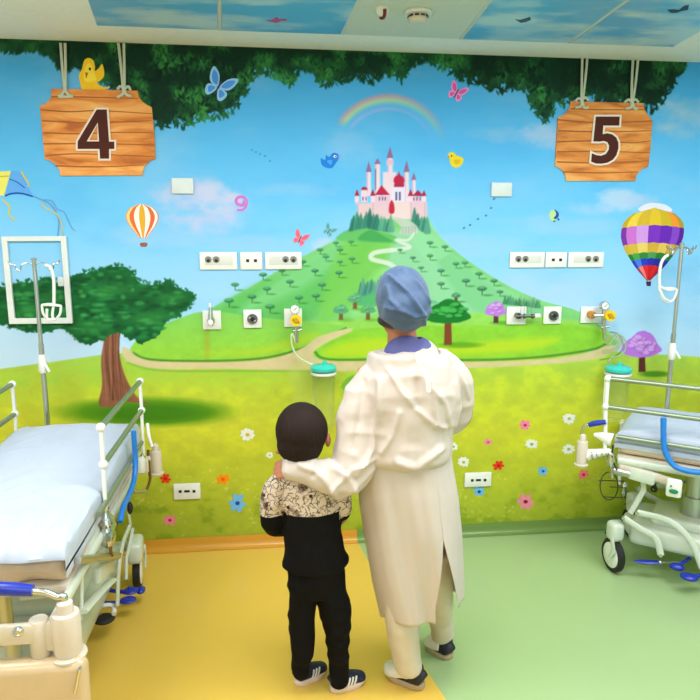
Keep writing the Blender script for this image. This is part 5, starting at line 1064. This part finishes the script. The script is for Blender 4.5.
# cap
capc = T(402.2, 299, YA-0.015)
def cap(bm):
    ell(bm, capc, (26.3*mA, 0.112, 31*mA), Matrix.Rotation(-0.10, 4, 'Y'), 40, 30); ell(bm, capc+Vector((0.004, -0.035, -0.02)), (24.5*mA, 0.09, 25*mA), None, 32, 24)
def capd(co, no):
    zc = float(T(402, 327, YA).z)
    d = 0.0035*ridge(npnoise(co, (9, 6, 16), 4))+0.0025*npnoise(co, (26, 26, 26), 8)
    for f in (crease([(388, 276), (402, 290), (415, 310), (420, 322)], 0.006, 0.010, YA-0.02), crease([(400, 270), (412, 282), (424, 300)], 0.005, 0.007, YA-0.02), crease([(383, 305), (397, 307), (408, 313), (426, 308)], 0.007, 0.008, YA-0.02), crease([(384, 285), (386, 297), (392, 303)], 0.006, 0.008, YA-0.02)): d = d+f(co)
    co = co+no*d[:, None]; lim = float(T(402, 331.5, YA).z)+np.clip((co[:, 1]-YA)*0.42, 0, 0.06)+np.clip(-(co[:, 0]-hc.x)*0.12, -0.01, 0.01)
    co[:, 2] = np.maximum(co[:, 2], lim); return co
A_(obj('surgical_cap', blob(cap, 0.005, 2, capd), mat('cap_blue', (54, 82, 118), 0.55, var=0.10, scale=60, bump=0.25, bscale=500, sheen=0.2), ad))
bm = B(); ell(bm, hc+Vector((-0.008, 0.0, -0.052)), (0.076, 0.082, 0.030), Matrix.Rotation(0.0, 4, 'X')); A_(obj('hair', bm, mat('dark_hair', (36, 26, 22), 0.5), ad))
# collar of the inner shirt
bm = B(); tube(bm, [T(401.5, 345.5, YA+0.005), T(402.2, 347.5, YA), T(403.5, 350, YA), T(405, 354, YA), T(405, 360, YA)], [(16.5*mA, 0.058), (20*mA, 0.068), (25*mA, 0.082), (28*mA, 0.088), (27*mA, 0.09)], 32, side=(1, 0, 0.30), smooth=3); A_(obj('collar', bm, mat('scrub_violet', (88, 92, 150), 0.7), ad))
# gown, upper part with sleeves
GOWN = mat('gown_fabric', (217, 206, 196), 0.65, var=0.03, scale=14, bump=0.1, bscale=700, sheen=0.1)
_b = GOWN.node_tree.nodes['Principled BSDF']; _t = GOWN.node_tree.nodes.new('ShaderNodeBsdfTranslucent'); _m = GOWN.node_tree.nodes.new('ShaderNodeMixShader')
_t.inputs[0].default_value = lin((240, 232, 220))+(1,); _m.inputs[0].default_value = 0.18
GOWN.node_tree.links.new(_b.outputs[0], _m.inputs[1]); GOWN.node_tree.links.new(_t.outputs[0], _m.inputs[2]); GOWN.node_tree.links.new(_m.outputs[0], GOWN.node_tree.nodes['Material Output'].inputs[0])
def gown(bm):
    px_tube(bm, [(404.5, 348, 24, 0.080), (405, 351.5, 31, 0.097), (405, 358, 37, 0.108), (407, 367, 43, 0.125), (408, 382, 50, 0.14), (408, 402, 51, 0.145), (406, 425, 47, 0.14), (405, 440, 46, 0.145), (405, 452, 46, 0.145), (405, 460, 40, 0.12)], YA, 30, 4)
    # left sleeve (around the child)
    limb(bm, [T(384, 370, YA+0.01), T(373, 387), T(365, 408, YA-0.015), T(361, 434, YA-0.03), T(355, 459, YA-0.05), T(346, 476, YA-0.065), T(328, 477, YA-0.07), T(308, 470, YA-0.06), T(293, 467.5, YA-0.05), T(284, 468, YA-0.045)],
         [(0.050, 0.06), (0.072, 0.07), (0.083, 0.072), (0.084, 0.07), (0.076, 0.062), (0.064, 0.056), (0.056, 0.052), (0.05, 0.05), (0.043, 0.043), (0.036, 0.036)], 24)
    # right sleeve, elbow out
    limb(bm, [T(434, 362, YA+0.01), T(446, 374, YA+0.01), T(454, 389, YA+0.02), T(455, 404, YA+0.03), T(450, 418, YA+0.06), T(436, 424, YA+0.14), T(425, 424, YA+0.19)], [0.058, 0.066, 0.064, 0.058, 0.055, 0.048, 0.036], 24)
SKIRT_TOP = T(405, 450, YA).z
def gownd(co, no):
    F = [lambda c: 0.006*ridge(npnoise(c, (13, 8, 4.5), 21))*0.8, lambda c: 0.005*ridge(npnoise(c, (9, 12, 16), 5)), lambda c: 0.0015*npnoise(c, (45, 45, 45), 6),
         crease([(384, 364), (394, 382), (408, 398), (424, 413), (436, 418)], 0.008, 0.009, YA), crease([(417, 358), (423, 380), (425, 400), (427, 412)], 0.007, 0.008, YA), crease([(408, 372), (408, 395)], 0.012, -0.010, YA),
         crease([(392, 402), (386, 425), (377, 442)], 0.008, 0.010, YA), crease([(447, 378), (452, 400), (448, 420)], 0.008, 0.010, YA), crease([(376, 376), (374, 410), (368, 440), (352, 462)], 0.009, 0.012, YA), crease([(362, 378), (356, 405), (350, 440)], 0.008, -0.008, YA),
         crease([(300, 462), (315, 466), (326, 476), (336, 492)], 0.010, 0.012, YA-0.06), crease([(328, 462), (345, 470), (352, 482)], 0.009, 0.010, YA-0.06), crease([(318, 460), (312, 470)], 0.010, -0.010, YA-0.06), crease([(330, 480), (350, 462), (372, 452)], 0.008, 0.010, YA-0.04), crease([(340, 490), (356, 474), (370, 462)], 0.008, 0.008, YA-0.04),
         crease([(392, 450), (408, 455), (420, 446), (432, 440)], 0.013, 0.014, YA-0.02), crease([(422, 380), (436, 395), (442, 418)], 0.008, 0.008, YA), crease([(440, 352), (455, 372), (466, 396)], 0.006, 0.007, YA)]
    return fsm(co, no, F)
A_(obj('gown_top', blob(gown, 0.0055, 6, gownd), GOWN, ad))
# gown skirt: an open sheet with a split at the back
def skirt():
    bm = B(); NZ, NA = 70, 220; rows = []
    stn = [(438, 359, 449, .13), (455, 358, 452, .14), (470, 356.5, 454, .15), (500, 357, 459.5, .165), (540, 362.5, 464, .175), (580, 369, 466.5, .18), (612, 376, 467, .18), (636, 381, 467.5, .18)]
    ys = [q[0] for q in stn]
    for i in range(NZ+1):
        row = []
        for j in range(NA+1):
            t = i/NZ; f = j/NA
            # where the split runs (photo x) and how wide it opens
            py_end = 601+12*min(1, max(0, (0.12-f)/0.12))+(24*min(1, (f-0.5)*2.6) if f > 0.5 else 0)
            py = 438+(py_end-438)*t
            xl, xr, dp = (float(np.interp(py, ys, [q[k] for q in stn])) for k in (1, 2, 3))
            gapw = float(np.interp(py, [540, 556, 612, 625], [0.0, 2.5, 13.5, 14.0])); xc = (xl+xr)/2; hw = (xr-xl)/2; gx = float(np.interp(py, [440, 545, 625], [424, 432, 438.5]))
            a_r = math.acos(max(-1, min(1, (gx+gapw-xc)/hw))); a_l = math.acos(max(-1, min(1, (gx-gapw-xc)/hw)))
            # angle measured from +x towards the camera side (positive) ; start at right edge of split, go round the front
            a = a_r-(a_r+(2*PI-a_l))*f
            amp = 0.25+0.9*t; fold = 0.014*math.sin(a*5+1.2+t*0.8)+0.008*math.sin(a*9+3+math.sin(t*3))*(0.4+0.6*math.sin(a*2+1)**2)+0.0025*math.sin(a*23+t*2)*(1-t*0.7)
            wob_ = mnoise.noise(Vector((math.cos(a)*2.2, math.sin(a)*2.2, t*1.6)))*0.02
            back = max(0, math.sin(a)); side_ = 1-abs(math.cos(a))**6
            r = 1+(fold*amp*1.3+wob_)*side_/max(0.12, 0.16)*0.9
            q0 = T(xc, py, YA+0.02+0.02*t-dp*max(0, math.sin(a))); m = mpp(YA+0.02)
            qx = T(xc, py, YA+0.02+0.02*t); row.append(bm.verts.new((qx.x+math.cos(a)*hw*m*(1+(r-1)*0.25), qx.y-math.sin(a)*dp*r, q0.z+0.012*math.sin(a*3)*t)))
        rows.append(row)
    for i in range(NZ):
        for j in range(NA): bm.faces.new((rows[i][j], rows[i][j+1], rows[i+1][j+1], rows[i+1][j]))
    o = obj('gown_skirt', bm, GOWN, ad); sm = o.modifiers.new('thick', 'SOLIDIFY'); sm.thickness = 0.0015; return o
A_(skirt())
bm = B(); tube(bm, [T(417.5, 352, YA-0.10), T(418, 362, YA-0.13), T(424, 373, YA-0.165), T(427, 384, YA-0.17), T(427.5, 391, YA-0.17), T(430, 390, YA-0.17), T(427, 376, YA-0.168), T(421, 365, YA-0.15)], 0.0035, 8, smooth=5); A_(obj('neck_tie', bm, mat('tie_white', (240, 240, 238), 0.6), ad))
# trousers and shoe covers
TRO = mat('gown_trousers', (206, 196, 176), 0.65, var=0.03, bump=0.1, bscale=500)
def tro(st): return lambda bm: px_tube(bm, st, YA, 22)
def trod(co, no): return fsm(co, no, [lambda c: 0.005*ridge(npnoise(c, (16, 16, 5), 31)), lambda c: 0.003*npnoise(c, (20, 20, 30), 12)])
A_(obj('trouser_leg', blob(tro([(398, 540, 24, 0.10), (400, 590, 21, 0.085), (403, 625, 17.5, 0.075, -0.02), (405.5, 650, 15.5, 0.066, -0.02), (408, 665, 14.5, 0.06, -0.02), (409, 669, 13, 0.05, -0.02)]), 0.006, 3, trod), TRO, ad))
A_(obj('trouser_leg', blob(tro([(432, 540, 22, 0.10, 0.04), (437, 590, 18, 0.08, 0.1), (440, 615, 14.5, 0.066, 0.15), (443, 633, 13, 0.058, 0.17), (444, 638, 12, 0.05, 0.17)]), 0.006, 3, trod), TRO, ad))
def shoe(par, heel, toe, w_, h, mats, parts=True, name='shoe', cover=None, stripes=False):
    heel = Vector(heel); toe = Vector(toe); d = (toe-heel); L = d.length; d.normalize(); sd = d.cross(Vector((0, 0, 1)))
    t = thing(name, None, None); t.parent = par; off = Vector((0.53, 2.22, 0)) if par is ad else CHL
    def F(o): o.location = Vector(o.location)-off; return o
    def upper(bm):
        tube(bm, [heel+d*L*q+Vector((0, 0, z)) for q, z in ((0.03, h*0.42), (0.12, h*0.5), (0.3, h*0.5), (0.5, h*0.42), (0.72, h*0.34), (0.9, h*0.28), (0.97, h*0.24))], [(w_*0.30, h*0.36), (w_*0.36, h*0.46), (w_*0.38, h*0.5), (w_*0.42, h*0.40), (w_*0.47, h*0.31), (w_*0.38, h*0.24), (w_*0.2, h*0.15)], 20, side=sd, smooth=3)
        tube(bm, [heel+d*L*0.2+Vector((0, 0, h*0.4)), heel+d*L*0.2+Vector((0, 0, h*1.05))], [(w_*0.36, L*0.18), (w_*0.33, L*0.15)], 20, side=sd)
    F(obj('upper', blob(upper, 0.0045, 3), mats[0], t))
    bm = B(); N = 36; prof = []
    for k in range(N):
        a = 2*PI*k/N; c_, s_ = math.cos(a), math.sin(a); ww = w_*0.5*(0.86 if c_ < 0 else 1.0)*abs(s_)**0.85*(1 if s_ > 0 else -1); prof.append((0.5+0.5*abs(c_)**0.8*(1 if c_ > 0 else -1), ww))
    lev = [(0.0, 0.93), (0.006, 1.0), (h*0.26, 1.0), (h*0.30, 0.96)]; R_ = [[bm.verts.new(heel+d*L*(0.5+(u_-0.5)*sc_)+sd*v_*sc_+Vector((0, 0, z+(0.012*max(0, u_-0.75)*4 if z < 0.02 else 0)))) for u_, v_ in prof] for z, sc_ in lev]
    for i in range(3):
        for k in range(N): bm.faces.new((R_[i][k], R_[i][(k+1) % N], R_[i+1][(k+1) % N], R_[i+1][k]))
    bm.faces.new(R_[0]); bm.faces.new(R_[3]); F(obj('sole', bm, mats[1], t))
    if cover:
        def cv(bm): tube(bm, [heel+d*L*q+Vector((0, 0, z)) for q, z in ((0.30, h*0.62), (0.5, h*0.55), (0.72, h*0.42), (0.9, h*0.34), (1.0, h*0.3))], [(w_*0.42, h*0.5), (w_*0.46, h*0.46), (w_*0.52, h*0.38), (w_*0.45, h*0.32), (w_*0.25, h*0.22)], 20, side=sd, smooth=3)
        F(obj('shoe_cover', blob(cv, 0.005, 3, lambda co, no: fsm(co, no, [lambda c: 0.003*npnoise(c, (30, 30, 30), 3)])), cover, t))
    if stripes:
        for q in (0.46, 0.55, 0.64):
            bm = B(); s0 = heel+d*L*q-sd*(-w_*0.40)*(-1 if stripes < 0 else 1)
            a = heel+d*L*(q-0.06)+sd*(w_*0.455)*stripes+Vector((0, 0, h*0.31)); c_ = heel+d*L*(q+0.02)+sd*(w_*0.38)*stripes+Vector((0, 0, h*0.66)); tube(bm, [a, (a+c_)/2+sd*stripes*w_*0.045, c_], [(0.004, 0.0022)]*3, 8, side=d); F(obj('stripe', bm, mat('stripe_white', (226, 226, 220), 0.5), t))
        bm = B(); rbox(bm, heel+d*L*0.0+Vector((0, 0, h*0.72)), (0.006, w_*0.36, 0.008), 0.002, rz=math.atan2(d.y, d.x)); F(obj('heel_tab', bm, mat('tab_grey', (190, 192, 186), 0.5), t))
DS = mat('dark_shoe', (24, 28, 42), 0.6); TS = mat('tan_sole', (176, 156, 124), 0.5)
COV = mat('shoe_cover_white', (232, 230, 214), 0.6, bump=0.15, bscale=200)
shoe(ad, atz(424, 690, 0), atz(386, 672, 0.0), 0.085, 0.085, (DS, TS), cover=COV); shoe(ad, atz(451, 660, 0), atz(428, 644, 0.0), 0.085, 0.075, (DS, TS), cover=COV)
# ---------------------------------------------------------------- child
YC = 2.19; mC = mpp(YC)
CHL = Vector((0.2, 2.2, 0))
ch = thing('person', 'small dark-haired child in patterned black-hemmed top and black trousers, seen from behind', 'person', tuple(CHL))
def C_(o): o.location = Vector(o.location)-CHL; return soft(o)
K = lambda x, y, Y=YC: aty(x, y, Y)
cc = K(302, 433, YC-0.01)
def child_body(bm):
    ell(bm, cc, (0.074, 0.088, 0.085)); ell(bm, cc+Vector((0.012, 0.04, -0.045)), (0.055, 0.05, 0.048)); ell(bm, cc+Vector((0.018, 0.092, -0.03)), (0.011, 0.014, 0.012))
    ell(bm, K(328, 440, YC-0.0), (0.010, 0.018, 0.026), Matrix.Rotation(-0.2, 4, 'Z')); ell(bm, cc+Vector((-0.078, 0.0, -0.02)), (0.010, 0.016, 0.024))
    tube(bm, [cc+Vector((-0.005, 0.085, -0.058)), cc+Vector((0.014, 0.093, -0.06)), cc+Vector((0.034, 0.086, -0.058))], 0.005, 8)
    px_tube(bm, [(303, 450, 11, 0.035), (304, 465, 12, 0.036), (307, 474, 22, 0.045), (309, 490, 26, 0.055), (311, 520, 25, 0.06), (314, 550, 26, 0.065), (315, 568, 24, 0.065)], YC+0.01)
    for st in ([(305, 565, 12, 0.055), (303, 600, 9.5, 0.042), (302, 630, 8.5, 0.036), (303, 655, 6.5, 0.028), (303, 672, 6, 0.026)], [(329, 565, 12, 0.055), (334, 600, 10, 0.042), (337, 635, 8.5, 0.036), (339, 660, 6.5, 0.028), (339, 678, 6, 0.026)]): px_tube(bm, st, YC, 16)
    limb(bm, [K(285, 480), K(273, 500, YC), K(271, 520, YC+0.0), K(280, 528, YC+0.09), K(288, 528, YC+0.13)], [0.030, 0.027, 0.024, 0.020, 0.017]); limb(bm, [K(334, 484), K(343, 500, YC), K(342, 516, YC+0.02), K(334, 522, YC+0.09), K(327, 524, YC+0.13)], [0.030, 0.026, 0.023, 0.020, 0.017])
    hand(bm, K(288, 528, YC+0.13), (0.5, 1, 0), (0, 0, -1), L=0.10, curl=0.5); hand(bm, K(327, 524, YC+0.13), (-0.5, 1, 0), (0, 0, -1), L=0.10, curl=0.5, side=-1)
C_(obj('body', blob(child_body, 0.0045, 3), SKIN, ch))
for k in (-1, 1):
    bm = B(); ell(bm, cc+Vector((0.016+0.028*k, 0.079, -0.005)), (0.011, 0.009, 0.007), u=14, v=10); C_(obj('eye', bm, mat('eye_white', (235, 232, 226), 0.2), ch))
def hair(bm):
    ell(bm, cc+Vector((-0.002, -0.004, 0.012)), (25.6*mC, 0.094, 27*mC), Matrix.Rotation(0.12, 4, 'Y'), 40, 30); ell(bm, cc+Vector((-0.008, -0.022, -0.03)), (22.5*mC, 0.072, 20*mC), None, 32, 24)
    ell(bm, K(293, 448, YC-0.06), (0.05, 0.03, 0.03))
def haird(co, no):
    a = np.arctan2(co[:, 0]-cc.x, -(co[:, 1]-cc.y)); z = co[:, 2]-cc.z
    st = np.stack([a*0.5+z*1.2, a*0+0.5, z*0.4], -1).astype(np.float32)
    d = 0.0014*ridge(npnoise(st, (30, 1, 8), 2))+0.0006*ridge(npnoise(st, (80, 1, 14), 9))+0.002*npnoise(co, (14, 14, 14), 5)
    co = co+no*d[:, None]
    # face side: pull the surface back so that the face is clear
    fr = (co[:, 1] > cc.y+0.025) & (z < 0.035); co[fr, 1] = cc.y+0.025+(co[fr, 1]-cc.y-0.025)*0.15
    er = (co[:, 0] > cc.x+0.055) & (z < -0.02) & (co[:, 1] > cc.y-0.03); co[er, 0] = cc.x+0.055+(co[er, 0]-cc.x-0.055)*0.4
    return co
HAIR = mat('brown_black_hair', (34, 22, 17), 0.75, var=0.3, scale=8, spec=0.2); C_(obj('hair', blob(hair, 0.0034, 3, haird), HAIR, ch))
# jacket: patterned upper half, black lower half
def print_mat():
    m = bpy.data.materials.new('sketch_print_cloth'); m.use_nodes = True; nt = m.node_tree; b_ = nt.nodes['Principled BSDF']; N = nt.nodes.new
    tc = N('ShaderNodeTexCoord'); vo = N('ShaderNodeTexVoronoi'); vo.feature = 'DISTANCE_TO_EDGE'; vo.inputs['Scale'].default_value = 34
    nz = N('ShaderNodeTexNoise'); nz.inputs['Scale'].default_value = 22; mx = N('ShaderNodeMix'); mx.data_type = 'RGBA'; mx.blend_type = 'LINEAR_LIGHT'; mx.inputs[0].default_value = 0.06
    rp = N('ShaderNodeValToRGB'); e = rp.color_ramp.elements; e[0].position = 0.02; e[0].color = lin((58, 46, 40))+(1,); e[1].position = 0.09; e[1].color = (1, 1, 1, 1)
    n2 = N('ShaderNodeTexNoise'); n2.inputs['Scale'].default_value = 17; r2 = N('ShaderNodeValToRGB'); r2.color_ramp.elements[0].position = 0.36; r2.color_ramp.elements[0].color = lin((120, 100, 84))+(1,); r2.color_ramp.elements[1].position = 0.44; r2.color_ramp.elements[1].color = lin((206, 188, 168))+(1,)
    v2 = N('ShaderNodeTexVoronoi'); v2.inputs['Scale'].default_value = 24; r3 = N('ShaderNodeValToRGB'); r3.color_ramp.elements[0].position = 0.13; r3.color_ramp.elements[0].color = lin((40, 34, 34))+(1,); r3.color_ramp.elements[1].position = 0.18; r3.color_ramp.elements[1].color = (1, 1, 1, 1)
    mu = N('ShaderNodeMix'); mu.data_type = 'RGBA'; mu.blend_type = 'MULTIPLY'; mu.inputs[0].default_value = 0.9; m3 = N('ShaderNodeMix'); m3.data_type = 'RGBA'; m3.blend_type = 'MULTIPLY'; m3.inputs[0].default_value = 1
    L = nt.links.new; L(tc.outputs['Object'], mx.inputs[6]); L(tc.outputs['Object'], nz.inputs['Vector']); L(nz.outputs['Color'], mx.inputs[7]); L(mx.outputs[2], vo.inputs['Vector']); L(vo.outputs['Distance'], rp.inputs[0]); L(tc.outputs['Object'], n2.inputs['Vector']); L(n2.outputs['Fac'], r2.inputs[0])
    L(tc.outputs['Object'], v2.inputs['Vector']); L(v2.outputs['Distance'], r3.inputs[0]); L(r2.outputs[0], mu.inputs[6]); L(rp.outputs[0], mu.inputs[7]); L(mu.outputs[2], m3.inputs[6]); L(r3.outputs[0], m3.inputs[7]); L(m3.outputs[2], b_.inputs['Base Color']); b_.inputs['Roughness'].default_value = 0.8; return m
BLK = mat('black_cloth', (11, 11, 13), 0.85, var=0.1, spec=0.15)
def jacket(bm):
    px_tube(bm, [(304, 462, 14, 0.045), (305, 468, 22, 0.055), (307, 477, 31, 0.068), (309, 490, 34, 0.076), (311, 508, 31, 0.078), (313, 530, 30, 0.078), (314, 548, 31, 0.082), (315, 562, 33, 0.086), (315, 565, 30, 0.08)], YC, 26)
    limb(bm, [K(286, 476), K(277, 488), K(273, 503), K(272, 518, YC+0.0), K(276, 528, YC+0.04), K(284, 529, YC+0.11)], [(0.036, 0.036), (0.043, 0.043), (0.042, 0.042), (0.038, 0.038), (0.032, 0.032), (0.024, 0.024)], 18)
    limb(bm, [K(330, 480), K(338, 490), K(341, 503), K(340, 513, YC+0.03), K(332, 521, YC+0.10)], [0.036, 0.038, 0.035, 0.032, 0.024], 18)
def jackd(co, no): return fsm(co, no, [lambda c: 0.005*ridge(npnoise(c, (10, 12, 14), 41)), lambda c: 0.003*npnoise(c, (28, 28, 28), 17), crease([(282, 485), (281, 500), (285, 512)], 0.006, -0.010, YC), crease([(345, 557), (350, 564)], 0.012, 0.003, YC)])
jm = blob(jacket, 0.0048, 3, jackd)
jo = C_(obj('jacket', jm, [print_mat(), BLK], ch)); zs_ = K(305, 514, YC-0.05).z
for f in jm.polygons:
    c_ = f.center; lim = zs_-0.012*(1 if c_.x < K(283, 500).x else 0)+(-0.03 if c_.x > K(338, 500).x else 0)
    f.material_index = 1 if c_.z < lim else 0
def trousers(bm):
    px_tube(bm, [(315, 553, 28, 0.072), (315, 570, 29, 0.076), (316, 586, 28, 0.07), (316, 592, 24, 0.06)], YC, 24)
    px_tube(bm, [(304, 570, 16, 0.065), (302.5, 600, 14.5, 0.056), (302, 618, 12.5, 0.05), (302.5, 635, 11.8, 0.05), (303, 650, 10.5, 0.044), (302.5, 660, 10, 0.036), (301.5, 672, 9.5, 0.036), (301.5, 676, 8, 0.03)], YC, 20)
    px_tube(bm, [(327, 570, 16, 0.065), (333, 600, 16, 0.058), (336.5, 618, 15, 0.055), (337.5, 640, 11.5, 0.048), (338, 655, 10.5, 0.042), (338.5, 668, 10, 0.037), (338.5, 679, 9.5, 0.036), (338.5, 683, 8, 0.03)], YC, 20)
def trd(co, no): return fsm(co, no, [lambda c: 0.007*ridge(npnoise(c, (9, 9, 17), 51)), lambda c: 0.003*npnoise(c, (25, 25, 25), 18)])
C_(obj('trousers', blob(trousers, 0.005, 3, trd), BLK, ch))
NAVY = mat('navy_shoe', (24, 30, 66), 0.6); PSOLE = mat('pale_sole', (226, 206, 196), 0.5)
shoe(ch, atz(295, 686, 0), atz(326, 670, 0), 0.068, 0.078, (NAVY, PSOLE), stripes=1); shoe(ch, atz(330, 692, 0), atz(365, 680, 0), 0.07, 0.08, (NAVY, PSOLE), stripes=1)
